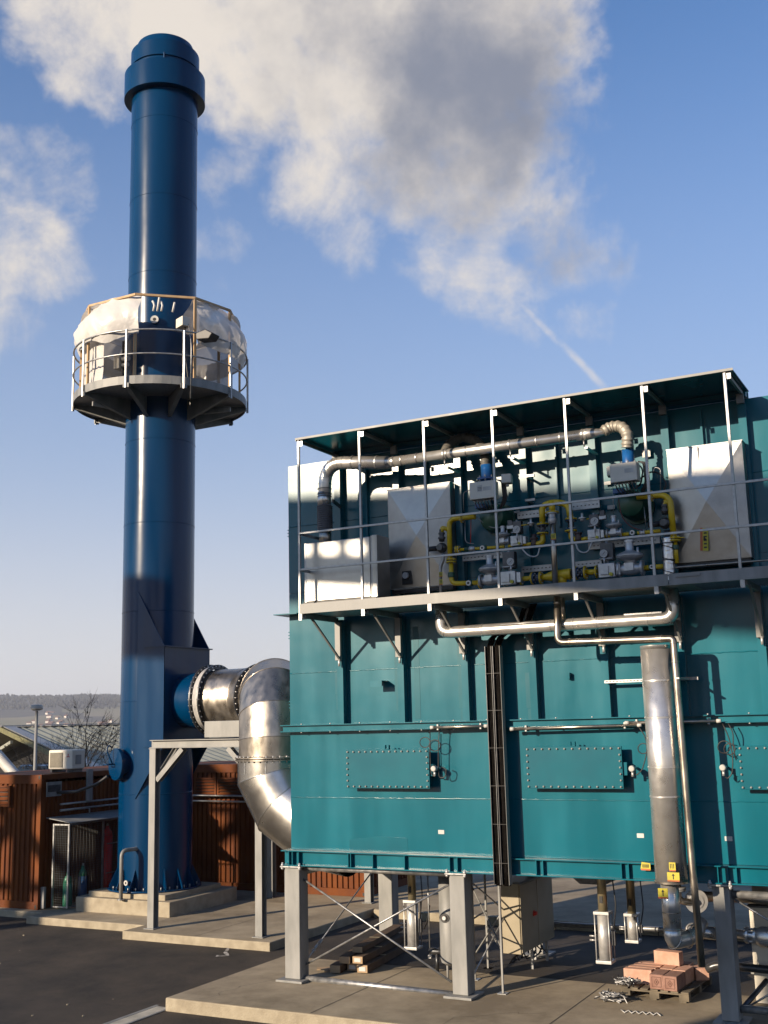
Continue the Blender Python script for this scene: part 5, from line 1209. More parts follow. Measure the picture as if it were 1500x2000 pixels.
# ---- tank
tkx = W(872, 1800, 16.75); tk = thing('expansion_tank', 'tall silver cylindrical tank partly hidden by the middle column', 'tank', (tkx.x, 16.9, .4))
zt2, zb2 = 1.82, W(868, 1884, 16.9).z
MB().prof((tkx.x, 16.9, zb2), VZ, [(0, .02), (.01, .10), (.05, .16), (.10, .175), (zt2-zb2, .175)], 36).build('shell', GALVL, tk)
q = W(868, 1793, 16.72); MB().prof((q.x, 16.74, q.z), (0, -1, 0), [(0, .075), (.02, .075), (.02, .045), (.04, .045)], 24).build('round_emblem', DARK, tk)
MB().prof((q.x, 16.715, q.z), (0, -1, 0), [(0, .035), (.02, .03)], 18).build('emblem_centre', CAST, tk)
MB().prof((tkx.x, 16.9, 1.70), VZ, [(0, .176), (.003, .182), (.03, .182), (.033, .176)], 36, caps=False).build('band', CAST, tk)
for sx in (-.1, .1): MB().cyl((tkx.x+sx, 16.95, .095), (tkx.x+sx, 16.95, zb2+.1), .018, 8).build('leg', GALVL, tk)
# ---- pneumatic cylinders
def cylinder(px, y, ptop, pbot, label, w=.12, base=False):
    x = W(px, 1800, y).x; z0, z1 = W(px, pbot, y).z, W(px, ptop, y).z; t = thing('pneumatic_cylinder', label, 'cylinder', (x, y, z0))
    MB().cyl((x, y, z0+.04), (x, y, z1-.04), w*.82, 28).build('barrel', CAST, t)
    for z in (z0, z1-.045): MB().box((x-w, y-w, z), (x+w, y+w, z+.045)).build('end_plate', CAST, t, bevel=.006)
    for sx in (-1, 1):
        for sy in (-1, 1): MB().cyl((x+sx*w*.88, y+sy*w*.88, z0), (x+sx*w*.88, y+sy*w*.88, z1), .010, 8).build('tie_rod', CAST, t)
    MB().prof((x, y, z1), VZ, [(0, .07), (1.86-z1-.12, .07), (1.86-z1-.12, .085), (1.86-z1-.005, .085)], 26).build('rod_housing', TAN, t)
    MB().box((x-.025, y-.078, z1+.12), (x+.025, y-.068, z1+.22)).build('slot', BLK, t)
    for k in range(2): z = z0+(z1-z0)*(.5-.08*k); MB().cyl((x-w-.01, y, z), (x-w-.11, y, z), .012, 8).build('fitting', CAST, t)
    MB().box((x+w+.001, y-.03, z0+(z1-z0)*.35), (x+w+.05, y+.03, z0+(z1-z0)*.62)).build('valve_block', DKMET, t)
    MB().tube(fillet([Vector((x+w+.03, y-.02, z0+(z1-z0)*.6)), Vector((x+w+.10, y-.05, z1+.1)), Vector((x+w+.04, y, 1.85))], .1), .010, 6).build('hose', DARK, t)
    if base: MB().cyl((x, y, .09), (x, y, z0), .05, 12).build('pedestal', DKMET, t)
    return t
cylinder(806, 17.9, 1757, 1853, 'upright pneumatic cylinder behind the cardboard packages, left of the tank')
cylinder(1179, 17.2, 1779, 1880, 'upright pneumatic cylinder hanging free right of the beige cabinet')
cylinder(1235, 18.6, 1783, 1840, 'upright pneumatic cylinder further back, left of the vertical flue elbow', w=.11)
hop = tag(MB().prism([(-6.3, 17.6, 1.86), (-5.0, 17.6, 1.86), (-5.5, 17.6, 1.55), (-5.9, 17.6, 1.55)], (0, 1.2, 0)).build('ash_hopper', DKMET), 'dark steel hopper under the boiler floor between the cylinders', 'hopper')
for (x0, y0, z0, x1, y1, z1, lab) in ((-9.6, 18.2, 1.70, -8.0, 18.4, 1.66, 'dark pipe under the boiler floor behind the tank'), (-6.2, 18.9, 1.62, -3.2, 18.9, 1.66, 'dark pipe under the boiler floor right of the cabinet'), (-9.2, 17.0, 1.75, -9.2, 19.3, 1.72, 'thin dark pipe running back above the cardboard packages')):
    tag(MB().cyl((x0, y0, z0), (x1, y1, z1), .05, 14).build('dark_pipe', DKMET), lab, 'pipe')
for px, y, pa, pb2_, lab in ((838, 17.6, 1716, 1868, 'thin vertical steel conduit with a black cable, left of the tank'), ):
    x = W(px, 1800, y).x; t = thing('conduit', lab, 'conduit', (x, y, .1)); MB().cyl((x, y, W(px, pb2_, y).z), (x, y, 1.85), .012, 8).build('tube', GALV, t)
    MB().cbox((x, y, W(px, pb2_, y).z), (.05, .05, .05)).build('end_box', CAST, t)
    MB().tube(fillet([Vector((x+.02, y, 1.1)), Vector((x-.03, y, .85)), Vector((x-.15, y+.1, .7))], .1), .012, 6).build('cable', DARK, t)
o = MB().prof(W(850, 1858, 17.5)-Vector((.1, 0, 0)), HX, [(0, .05), (.10, .06), (.16, .04), (.26, .05)], 14).build('floor_valve', DKMET); tag(o, 'dark valve low above the floor left of the tank', 'valve')
MB().cyl((o.location.x, 17.5, .09), (o.location.x, 17.5, o.location.z+.02), .03, 8).build('stand', DKMET, o)
# ---- cardboard packages
yaw = R(97); cd = Vector((math.cos(yaw), math.sin(yaw), 0)); cn = Vector((math.sin(yaw), -math.cos(yaw), 0))
e0 = WZ(706, 1898, .12); Lb = 2.1
specs = [(.02, .0, .13, 'lowest right long cardboard package with a torn pale end', 0), (-.20, .0, .13, 'long cardboard package on the floor in the middle of the heap', .1), (-.42, .0, .13, 'leftmost long cardboard package with ragged end', -.12),
         (-.07, .135, .12, 'long cardboard package in the second layer, right one with a white end label', .02), (-.28, .135, .12, 'long cardboard package in the second layer at left', -.03), (-.16, .26, .10, 'topmost long cardboard package of the heap', .25)]
for k, (s, z, h, lab, dl) in enumerate(specs):
    rr = random.uniform(-.05, .05); c0 = e0+cn*s+Vector((0, 0, 0)); c0.z = .10+z; dd_ = Matrix.Rotation(rr, 3, 'Z')@cd; w = .19
    a = c0+dd_*dl; b = a+dd_*Lb; t = thing('cardboard_package', lab, 'package', a)
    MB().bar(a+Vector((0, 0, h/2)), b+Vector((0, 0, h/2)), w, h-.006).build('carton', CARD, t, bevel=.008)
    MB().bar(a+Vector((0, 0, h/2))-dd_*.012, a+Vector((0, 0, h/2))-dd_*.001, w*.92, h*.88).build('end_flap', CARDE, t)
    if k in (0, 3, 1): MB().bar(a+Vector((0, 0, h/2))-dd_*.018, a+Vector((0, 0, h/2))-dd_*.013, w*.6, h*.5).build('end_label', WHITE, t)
    MB().bar(a+dd_*.8+Vector((0, 0, h+.0005)), a+dd_*.86+Vector((0, 0, h+.0005)), w*.98, .002).build('tape', TAN, t)
o = MB().cbox(e0+cn*-.62+Vector((0, 0, .1-e0.z+.04)), (.32, .16, .015), .5).build('cardboard_scrap', CARDE); tag(o, 'loose flat cardboard scrap lying left of the packages', 'cardboard')
# ---- pallet with bricks
PR_ = R(-3); pc = Vector((-4.62, 17.55, .09)); pm = Matrix.Rotation(PR_, 3, 'Z')
def PL(x, y, z): return pc+pm@Vector((x, y, z))
pal = thing('pallet', 'weathered wooden pallet on the floor carrying firebricks', 'pallet', pc)
def pbox(x0, x1, y0, y1, z0, z1): return MB().hexa([PL(*q) for q in ((x0, y0, z0), (x1, y0, z0), (x1, y1, z0), (x0, y1, z0), (x0, y0, z1), (x1, y0, z1), (x1, y1, z1), (x0, y1, z1))])
PW, PLn = .50, .62
for i in range(7): x0 = -PW+i*(2*PW-.11)/6; pbox(x0, x0+.11, -PLn, PLn, .122, .144).build('deck_board', WOODP, pal, bevel=.003)
for y in (-PLn, -.05, PLn-.1): pbox(-PW, PW, y, y+.1, .10, .121).build('stringer_board', WOODP, pal)
for x in (-PW, -.07, PW-.14):
    pbox(x, x+.1, -PLn, PLn, 0.002, .022).build('bottom_board', WOODP, pal)
    for y in (-PLn, -.05, PLn-.1): pbox(x, x+.14, y, y+.1, .023, .099).build('block', WOODP, pal)
def brick(x, y, z, lx, ly, lz, rz, label, mat=BRICK, stamp=False, group='firebricks on the pallet'):
    c = PL(x, y, z+lz/2); m = pm@Matrix.Rotation(rz, 3, 'Z'); o = MB().hexa([c+m@Vector(q) for q in ((-lx/2, -ly/2, -lz/2), (lx/2, -ly/2, -lz/2), (lx/2, ly/2, -lz/2), (-lx/2, ly/2, -lz/2), (-lx/2, -ly/2, lz/2), (lx/2, -ly/2, lz/2), (lx/2, ly/2, lz/2), (-lx/2, ly/2, lz/2))]).build('firebrick', mat, bevel=.006)
    tag(o, label, 'brick', group)
    if stamp:
        f = -ly/2-.0015; mb = MB(); Q = lambda a, b: c+m@Vector((a, f, b))
        h = lz*.33; fr = [(-h, -h), (h, -h), (h, h), (-h, h)]
        for k in range(4): a_, b_ = fr[k], fr[(k+1) % 4]; mb.bar(Q(*a_), Q(*b_), .007, .003, up=m@Vector((0, 1, 0)))
        dm = [(0, -h*.7), (h*.5, 0), (0, h*.7), (-h*.5, 0)]
        for k in range(4): a_, b_ = dm[k], dm[(k+1) % 4]; mb.bar(Q(*a_), Q(*b_), .007, .003, up=m@Vector((0, 1, 0)))
        mb.bar(Q(0, -h*.25), Q(0, h*.25), .016, .003, up=m@Vector((0, 1, 0))); mb.build('stamp', STAMP, o)
zb3 = .146; H = .20
g0 = 'orange firebrick in the flat layer behind the front bricks on the pallet'
brick(-.32, -.30, zb3, .42, .14, H, .03, 'broad pale orange firebrick at the left front of the pallet')
brick(-.30, -.14, zb3, .42, .14, H, -.02, 'second pale firebrick from the front in the left row')
brick(-.28, .02, zb3, .42, .14, H, .02, 'third firebrick from the front in the left row')
brick(-.27, .18, zb3, .42, .14, H, .0, 'rearmost firebrick of the left row, left of the topmost brick')
brick(.03, -.40, zb3, .20, .40, H, .04, 'dark stamped firebrick at the front, left one of the pair', BRICKD, True)
brick(.245, -.43, zb3, .20, .40, H, .0, 'dark stamped firebrick at the front, right one of the pair', BRICKD, True)
brick(.05, .02, zb3, .19, .38, H, .03, 'reddish firebrick right behind the left dark stamped brick')
brick(.26, -.0, zb3, .19, .38, H, -.05, 'reddish firebrick right behind the right dark stamped brick')
brick(.08, .36, zb3, .40, .22, H, .0, 'firebrick at the rear of the pallet under the topmost brick')
brick(.40, .34, zb3, .20, .30, H-.03, .55, 'tilted firebrick at the right rear beside the foot of the thin pipe')
brick(.0, .16, zb3+H+.003, .40, .16, .19, -.12, 'topmost pale firebrick lying alone on the stack')
# ---- metal offcuts
def scrap(c, n, s, label, h=.1):
    mb = MB()
    for _ in range(n):
        p = Vector(c)+Vector((random.gauss(0, s), random.gauss(0, s*.6), random.uniform(.02, h))); d = Vector((random.uniform(-1, 1), random.uniform(-.6, .6), random.uniform(-.25, .35))).normalized()*random.uniform(.015, .065)
        mb.m = random.choice([0, 0, 1]); mb.bar(p-d, p+d, random.uniform(.008, .022), random.uniform(.005, .015))
    o = stuff(mb.build('metal_offcuts', [CAST, DARK], None)); o['label'] = label; o['category'] = 'offcuts'; return o
q = PL(-.42, -.56, .15); scrap(q, 150, .07, 'heap of small bright metal anchors lying on the front left corner of the pallet')
q = WZ(1196, 1956, .09); scrap(q, 190, .085, 'heap of metal anchors on the concrete left of the pallet', .12)
a_ = [WZ(1213+k*7, 1973+(4 if k % 2 else -1)+k*.6, .1) for k in range(12)]; o = MB().tube(a_, .008, 6).build('white_string', WHITE); tag(o, 'wavy white string on the concrete in front of the pallet', 'string')

# ================================================================== LEFT SIDE: CONTAINERS, CAGE, AC, LAMP, TREES, HALL
def container(x0, y0, lx, ly, z0, h, label, face):
    """steel container; face = which walls are seen in the photo"""
    t = thing('container', label, 'container', (x0+lx/2, y0+ly/2, z0)); x1, y1, z1 = x0+lx, y0+ly, z0+h
    for x in (x0, x1-.12):
        for y in (y0, y1-.12):
            MB().box((x, y, z0+.12), (x+.12, y+.12, z1-.12)).build('corner_post', RUST, t)
            for z in (z0, z1-.119):
                cc = MB().box((x-.006, y-.006, z), (x+.126, y+.126, z+.119)).build('corner_casting', RUST, t, bevel=.008)
                MB().box((x+.035, y-.008, z+.025), (x+.085, y-.0065, z+.095)).build('casting_hole', BLK, cc, bevel=.01)
    for y in (y0+.01, y1-.08):
        MB().box((x0+.126, y, z0), (x1-.126, y+.07, z0+.16)).build('bottom_rail', RUST, t); MB().box((x0+.126, y, z1-.20), (x1-.126, y+.07, z1-.02)).build('top_rail', RUST, t)
    for x in (x0+.01, x1-.08):
        MB().box((x, y0+.126, z0), (x+.07, y1-.126, z0+.16)).build('bottom_rail', RUST, t); MB().box((x, y0+.126, z1-.12), (x+.07, y1-.126, z1-.02)).build('top_rail', RUST, t)
    MB().box((x0+.02, y0+.02, z1-.019), (x1-.02, y1-.02, z1-.003)).build('roof', RUST, t)
    def corr(a, b, out):                                # trapezoid corrugation between two corners
        a, b = Vector(a), Vector(b); L_ = (b-a).length; d = (b-a)/L_; o = Vector(out); n = int(L_/.14); mb = MB(); pts = []
        for i in range(n):
            s = i*L_/n; w = L_/n
            for u, dep in ((0, .0), (.36, .0), (.5, .036), (.86, .036)): pts.append(a+d*(s+w*u)-o*dep)
        pts.append(b); zz0, zz1 = z0+.16, z1-.19; k = len(mb.v); mb.v += [p+Vector((0, 0, zz0-p.z)) for p in pts]+[p+Vector((0, 0, zz1-p.z)) for p in pts]
        for i in range(len(pts)-1): mb.face([i, i+1, len(pts)+i+1, len(pts)+i])
        return mb.build('corrugated_wall', RUST, t, recalc=False)
    corr((x0+.12, y0+.035, 0), (x1-.12, y0+.035, 0), (0, -1, 0)); corr((x1-.035, y0+.12, 0), (x1-.035, y1-.12, 0), (1, 0, 0))
    corr((x0+.035, y1-.12, 0), (x0+.035, y0+.12, 0), (-1, 0, 0)); corr((x1-.12, y1-.035, 0), (x0+.12, y1-.035, 0), (0, 1, 0))
    return t
def louvre(par, x0, x1, y, z0, z1, n):
    lv = MB().box((x0, y+.005, z0), (x1, y+.012, z1)).build('louvre_back', BLK, par)
    for k in range(n): z = z0+(z1-z0)*(k+.5)/n; h = (z1-z0)/n; MB().hexa([(x0, y-.045, z-h*.38), (x1, y-.045, z-h*.38), (x1, y+.004, z+h*.22), (x0, y+.004, z+h*.22), (x0, y-.040, z-h*.30), (x1, y-.040, z-h*.30), (x1, y+.004, z+h*.32), (x0, y+.004, z+h*.32)]).build('louvre_blade', RUST, lv)
    mb = MB(); mb.box((x0-.05, y-.03, z0-.04), (x1+.05, y+.02, z0)); mb.box((x0-.05, y-.03, z1), (x1+.05, y+.02, z1+.04)); mb.box((x0-.05, y-.03, z0+.001), (x0, y+.02, z1-.001)); mb.box((x1, y-.03, z0+.001), (x1+.05, y+.02, z1-.001)); mb.build('louvre_frame', RUST, lv)
ZK = 3.14
cA = container(-21.29, 19.22, 2.44, 6.06, .248, ZK-.248, 'rust red container at the left edge with its louvred end towards the viewer', 'end')
louvre(cA, -20.9, W(19, 1550, 19.2).x, 19.18, W(10, 1572, 19.2).z, W(10, 1538, 19.2).z, 4)
cB = container(-18.83, 23.12, 6.06, 2.44, .253, ZK-.20, 'rust red container behind the chimney with its long side towards the viewer', 'side')
louvre(cB, W(385, 1530, 23.1).x, W(470, 1530, 23.1).x-.75, 23.08, W(420, 1552, 23.1).z, W(420, 1522, 23.1).z, 5)
louvre(cB, W(470, 1530, 23.1).x-.62, W(470, 1530, 23.1).x+.3, 23.08, W(420, 1552, 23.1).z, W(420, 1522, 23.1).z, 5)
# two thin pipes along both containers
for dz, lab in ((0, 'upper of the two thin bluish pipes running along the containers'), (-.13, 'lower of the two thin bluish pipes running along the containers')):
    z = WX(118, 1571, -18.72).z+dz; ya = WX(118, 1571, -18.72).y
    tag(MB().tube(fillet([Vector((-18.72, ya, z)), Vector((-18.72, 22.95, z)), Vector((-15.1, 22.95, z-.02))], .1), .022, 10).build('thin_pipe', GALV), lab, 'pipe')
z = WX(118, 1584, -18.72).z; tag(MB().tube(fillet([Vector((-18.72, ya, z)), Vector((-18.72, ya+.95, z)), Vector((-18.72, ya+.97, z-.35))], .04), .016, 8).build('thin_pipe', GALV), 'short third pipe below the pair, bending down to the gas bottle cage', 'pipe')
q = WX(174, 1530, -18.7); tag(MB().box((-18.72, q.y-.08, WX(174, 1564, -18.7).z), (-18.66, q.y+.08, WX(174, 1502, -18.7).z)).build('pipe_post', GALVL), 'flat grey upright channel rising above the dark container side', 'post')
q = WX(110, 1541, -18.7); o = thing('notice_plate', 'small dull notice plate on the shaded side of the left container', 'sign', q); MB().box((-18.76, q.y-.25, q.z-.16), (-18.75, q.y+.22, q.z+.16)).build('plate', GALVL, o); MB().box((-18.748, q.y-.21, q.z-.06), (-18.745, q.y+.18, q.z+.09)).build('print', DKMET, o)
tag(MB().tube([WX(112, 1548, -18.66), W(150, 1546, 19.6), W(190, 1531, 19.7), hc+hn*.2+Vector((-.2, 0, -.25))], .035, 8).build('slack_cable', DARK), 'thick dark cable slung from the left container to the round chimney hatch', 'cable')
# ---- gas bottle cage
cg = thing('gas_bottle_cage', 'wire mesh gas bottle cage with sloping sheet roof beside the left container', 'cage', (-18.5, 20.5, .25))
gx0, gx1, gy0, gy1, g0z, g1z = -18.70, -18.25, 19.50, 21.75, .27, 2.06
for x, y in ((gx0, gy0), (gx1, gy0), (gx1, gy0+1.1), (gx1, gy1), (gx0, gy1)): MB().box((x-.018, y-.018, g0z), (x+.018, y+.018, g1z)).build('post', GALV, cg)
for z in (g0z+.02, g1z-.02):
    mb = MB(); mb.box((gx0+.019, gy0-.015, z-.015), (gx1-.019, gy0+.015, z+.015)); mb.box((gx1-.015, gy0+.019, z-.015), (gx1+.015, gy1-.019, z+.015)); mb.build('frame_rail', GALV, cg)
mb = MB()
zz = g0z+.07
while zz < g1z-.03: mb.box((gx0, gy0-.002, zz), (gx1, gy0+.002, zz+.0035)); mb.box((gx1-.002, gy0, zz), (gx1+.002, gy1, zz+.0035)); zz += .05
xx = gx0+.05
while xx < gx1-.03: mb.box((xx, gy0-.0025, g0z), (xx+.003, gy0+.0025, g1z)); xx += .05
yy = gy0+.05
while yy < gy1: mb.box((gx1-.0025, yy, g0z), (gx1+.0025, yy+.003, g1z)); yy += .05
stuff(mb.build('wire_mesh', MESHW, cg))
MB().hexa([(gx0-.15, gy0-.1, g1z+.12), (gx1+.15, gy0-.1, g1z+.02), (gx1+.15, gy1+.1, g1z+.02), (gx0-.15, gy1+.1, g1z+.12), (gx0-.15, gy0-.1, g1z+.135), (gx1+.15, gy0-.1, g1z+.035), (gx1+.15, gy1+.1, g1z+.035), (gx0-.15, gy1+.1, g1z+.135)]).build('roof', GALVL, cg)
def bottle(x, y, h, r, mat, label, top=None):
    t = thing('gas_bottle', label, 'gas bottle', (x, y, g0z)); MB().prof((x, y, g0z), VZ, [(0, r*.95), (.02, r), (h-.22, r)], 22).build('body', mat, t)
    MB().prof((x, y, g0z+h-.22), VZ, [(0, r), (.10, r*.8), (.16, r*.4), (.18, r*.35), (.22, r*.35)], 22).build('shoulder', top or mat, t); MB().cyl((x, y, g0z+h), (x, y, g0z+h+.05), .022, 8).build('valve', CAST, t)
bottle(-18.46, 19.72, .72, .10, BOTG, 'small pale green gas bottle in the cage near the door')
bottle(-18.43, 20.16, .82, .10, BOTB, 'blue gas bottle with green shoulder in the middle of the cage', BOTG)
bottle(-18.43, 20.95, 1.62, .12, RED, 'tall dark red gas bottle at the rear of the cage')
for z in (.85, 1.5): MB().box((gx1-.02, 20.75, z), (gx1-.01, 21.15, z+.02)).build('bottle_strap', GALV, cg)
tag(MB().box((-18.97+.1, 19.30, .27), (-18.75, 19.36, .72)).build('grey_panel', GALVL), 'grey panel leaning beside the foot of the cage', 'panel')
# ---- air conditioning unit on the left container
AY = 20.3; a, b = W(94, 1509, AY), W(141, 1509, AY); zt3 = W(110, 1465, AY).z; zb4 = ZK+.03
ac = thing('air_conditioner', 'cream air conditioning outdoor unit with red emblem standing on the left container', 'air conditioner', ((a.x+b.x)/2, AY+.2, zb4))
MB().box((a.x, AY, zb4+.04), (b.x, AY+.42, zt3)).build('housing', IVORY, ac, bevel=.025)
MB().box((a.x+.05, AY-.006, zb4+.08), (a.x+(b.x-a.x)*.60, AY-.002, zt3-.06)).build('grille_back', DKMET, ac); mb = MB()
k = zb4+.09
while k < zt3-.07: mb.box((a.x+.05, AY-.018, k), (a.x+(b.x-a.x)*.60, AY-.008, k+.009)); k += .022
stuff(mb.build('grille_bars', CABM, ac))
for x in (a.x+.08, b.x-.15): MB().box((x, AY-.02, ZK-.003), (x+.06, AY+.44, zb4+.038)).build('foot', DKMET, ac)
MB().box((b.x+.001, AY+.1, zb4+.15), (b.x+.012, AY+.28, zt3-.12)).build('service_cover', GALVL, ac); lx, lz = a.x+(b.x-a.x)*.82, zt3-.14; s = .028; mb = MB()
for k in range(3):
    an = R(90+120*k); u = Vector((math.cos(an), 0, math.sin(an)))*s; v = Vector((-u.z, 0, u.x))*.55; c = Vector((lx, AY-.006, lz)); mb.prism([c, c+u+v, c+2*u, c+u-v], (0, .003, 0))
mb.build('emblem', REDL, ac)
# ---- flexible white duct at the left edge
mb = MB(); A0, B0 = W(-14, 1464, 22.), W(31, 1516, 22.); mb.tube([A0+(B0-A0)*i/60 for i in range(61)], [.13+(.018 if i % 3 == 0 else 0) for i in range(61)], 16); tag(mb.build('flexible_duct', WHITE), 'white ribbed flexible duct sloping down behind the left container', 'duct')
# ---- lamp post
lp_ = W(72, 1382, 26.); g_ = .2
st_ = thing('street_lamp', 'grey lamp post with a white mushroom head behind the left container', 'street lamp', (lp_.x, lp_.y, g_))
MB().prof((lp_.x, lp_.y, g_), VZ, [(0, .07), (1.2, .07), (1.25, .055), (lp_.z-g_-.1, .045)], 14).build('pole', GALVL, st_); k = MM(1, 1)
MB().prof((lp_.x, lp_.y, lp_.z-.07), VZ, [(0, .05), (.005, .17), (.04, .19), (.11, .18), (.15, .15), (.16, .04)], 26).build('lamp_head', LAMPW, st_); MB().prof((lp_.x, lp_.y, lp_.z-.09), VZ, [(0, .09), (.02, .16)], 26).build('lamp_glass', DKMET, st_)
# ---- bare trees
def bare_tree(base, h, label, seed, lean=(0, 0), spread=1., depth=6, trunk=None):
    rnd = random.Random(seed); t = thing('bare_tree', label, 'tree', base); tr = MB(); cr = MB()
    def grow(p, d, l, r, dep):
        pts = [p]; q = p
        for i in range(4): d = (d+Vector((rnd.gauss(0, .10), rnd.gauss(0, .10), rnd.gauss(.02, .07)))).normalized(); q = q+d*l/4; pts.append(q)
        rs = [r*(1-.35*i/4) for i in range(5)]; (tr if dep >= depth-1 else cr).tube(pts, rs, 6 if dep > 3 else 4, caps=dep < 2)
        if dep == 0: return
        n = 3
        for k in range(n):
            i = rnd.choice([2, 3, 4]) if k else 4; a = rnd.uniform(0, 6.28); ang = rnd.uniform(.35, .95)*spread*(.55 if k == 0 else 1); x = d.cross(Vector((0, 0, 1)) if abs(d.z) < .9 else Vector((1, 0, 0))).normalized(); y = d.cross(x)
            nd = (d*math.cos(ang)+(x*math.cos(a)+y*math.sin(a))*math.sin(ang)); grow(pts[i], nd.normalized(), l*rnd.uniform(.58, .84), max(r*(.66 if k == 0 else .5), .0042), dep-1)
    grow(Vector(base), Vector((lean[0], lean[1], 1)).normalized(), h*.36, h*.016, depth)
    tr.build('trunk', BARK, t, recalc=False); cr.build('crown', BARK, t, recalc=False)
    mb = MB()
    for _ in range(26):
        p = Vector(rnd.choice(cr.v)); s = .03; mb.prism([p, p+Vector((s, 0, -s)), p+Vector((0, s*.5, -s*3)), p+Vector((-s, 0, -s))], (0, .02, 0))
    stuff(mb.build('withered_leaves', BARK, t)); return t
tb1 = W(146, 1500, 30); tb1.z = -.25; bare_tree(tb1, 4.7, 'larger bare tree with fine twigs rising behind the air conditioning unit', 11, (.16, 0), .82, 6)
tb2 = W(106, 1500, 31); tb2.z = -.3; bare_tree(tb2, 3.9, 'smaller bare tree left of the air conditioning unit', 23, (-.05, 0), 1.1, 6)
# ---- hall with corrugated roof
d0 = ray(5, 1420); AP = CAM+d0*57; az = R(27); he = Vector((math.sin(az), math.cos(az), 0)); hg = Vector((math.cos(az), -math.sin(az), 0))
d2 = ray(178, 1502); det = d2.x*(-hg.y)+hg.x*d2.y; tt_ = ((AP.x)*(-hg.y)+hg.x*AP.y)/det; EV = CAM+d2*tt_; ea = (Vector((EV.x, EV.y, 0))-Vector((AP.x, AP.y, 0))).dot(hg)
hl = thing('storage_hall', 'long low hall with grey green corrugated gable roof behind the containers', 'building', (AP.x, AP.y, -2.4)); LH = 62
drop = AP.z-EV.z
mb = MB(); NR = 260; row = []
for i in range(NR+1):
    s = LH*i/NR; dep = .05 if (i // 1) % 2 else 0
    for a_, dz in ((0, 0), (ea+.0, -drop)): mb.v.append(Vector((AP.x, AP.y, AP.z))+he*s+hg*a_+Vector((0, 0, dz-dep)))
for i in range(NR): b = 2*i; mb.face([b, b+1, b+3, b+2])
mb.build('roof_sheet', HALLG, hl, recalc=False)
mb = MB()
for i in range(2): s = LH*i; mb.v += [Vector(AP)+he*s, Vector(AP)+he*s-hg*ea-Vector((0, 0, drop))]
mb.face([0, 2, 3, 1]); mb.build('roof_sheet', HALLG, hl, recalc=False)
for sg in (1, -1): MB().bar(Vector(AP)-he*.1+Vector((0, 0, -.12)), Vector(AP)-he*.1+hg*sg*(ea+.1)-Vector((0, 0, drop+.12)), .08, .24).build('barge_board', HALLY, hl); MB().bar(Vector(AP)+he*.25+Vector((0, 0, .05)), Vector(AP)+he*.25+hg*sg*(ea+.1)-Vector((0, 0, drop-.05)), .55, .05).build('verge_flashing', GALV, hl)
MB().bar(Vector(AP)-he*.1+Vector((0, 0, .05)), Vector(AP)+he*LH+Vector((0, 0, .05)), .45, .05).build('ridge_cap', GALV, hl)
MB().bar(Vector(AP)+he*.0+hg*(ea+.1)-Vector((0, 0, drop+.05)), Vector(AP)+he*LH+hg*(ea+.1)-Vector((0, 0, drop+.05)), .14, .12).build('gutter', GALV, hl)
MB().prism([Vector(AP)+he*2.5-Vector((0, 0, .25)), Vector(AP)+he*2.5+hg*(ea-.3)-Vector((0, 0, drop+.25)), Vector((EV.x, EV.y, -2.6))+he*2.5-hg*.3, Vector((AP.x, AP.y, -2.6))+he*2.5-hg*(ea-.3), Vector(AP)+he*2.5-hg*(ea-.3)-Vector((0, 0, drop+.25))], he*.2).build('gable_shade', BLK, hl)  # flat black sheet stands in for the shade inside the gable end
MB().prism([Vector((EV.x, EV.y, -2.6))+he*.5-hg*.4, Vector((EV.x, EV.y, EV.z-.1))+he*.5-hg*.4, Vector((EV.x, EV.y, EV.z-.1))+he*LH-hg*.4, Vector((EV.x, EV.y, -2.6))+he*LH-hg*.4], hg*-.2).build('side_wall', DKMET, hl)
MB().bar(Vector(AP)-he*.1+hg*1.9-Vector((0, 0, .75)), Vector(AP)-he*.1-hg*6-Vector((0, 0, 2.3)), .14, .16).build('truss_strut', HALLG, hl)
# ---- parked car seen over the container
cp_ = W(86, 1503, 38); car = thing('parked_car', 'silver car parked behind the lamp post, only its roof and windows showing', 'car', (cp_.x, cp_.y, -1.6)); bx = cp_
zc = W(86, 1500, 38).z-1.25
def cb(x0, x1, y0, y1, z0, z1, tx=0, ty=0): return MB().hexa([(bx.x+x0, bx.y+y0, zc+z0), (bx.x+x1, bx.y+y0, zc+z0), (bx.x+x1, bx.y+y1, zc+z0), (bx.x+x0, bx.y+y1, zc+z0), (bx.x+x0+tx, bx.y+y0+ty, zc+z1), (bx.x+x1-tx, bx.y+y0+ty, zc+z1), (bx.x+x1-tx, bx.y+y1-ty, zc+z1), (bx.x+x0+tx, bx.y+y1-ty, zc+z1)])
cb(-2.1, 2.1, -.85, .85, .30, .90, .05, .03).build('body', CARPAINT, car, bevel=.06); cb(-1.3, 1.2, -.75, .75, .90, 1.36, .45, .12).build('window', GLASS, car); cb(-.85, .75, -.64, .64, 1.36, 1.42, .1, .05).build('roof', CARPAINT, car, bevel=.02)
for x in (-1.3, 1.3):
    for y in (-.86, .66): wh = MB().cyl((bx.x+x, bx.y+y, zc+.32), (bx.x+x, bx.y+y+.2, zc+.32), .32, 20).build('tyre', DARK, car); MB().cyl((bx.x+x, bx.y+y-.01, zc+.32), (bx.x+x, bx.y+y+.0, zc+.32), .19, 14).build('rim', CAST, wh)

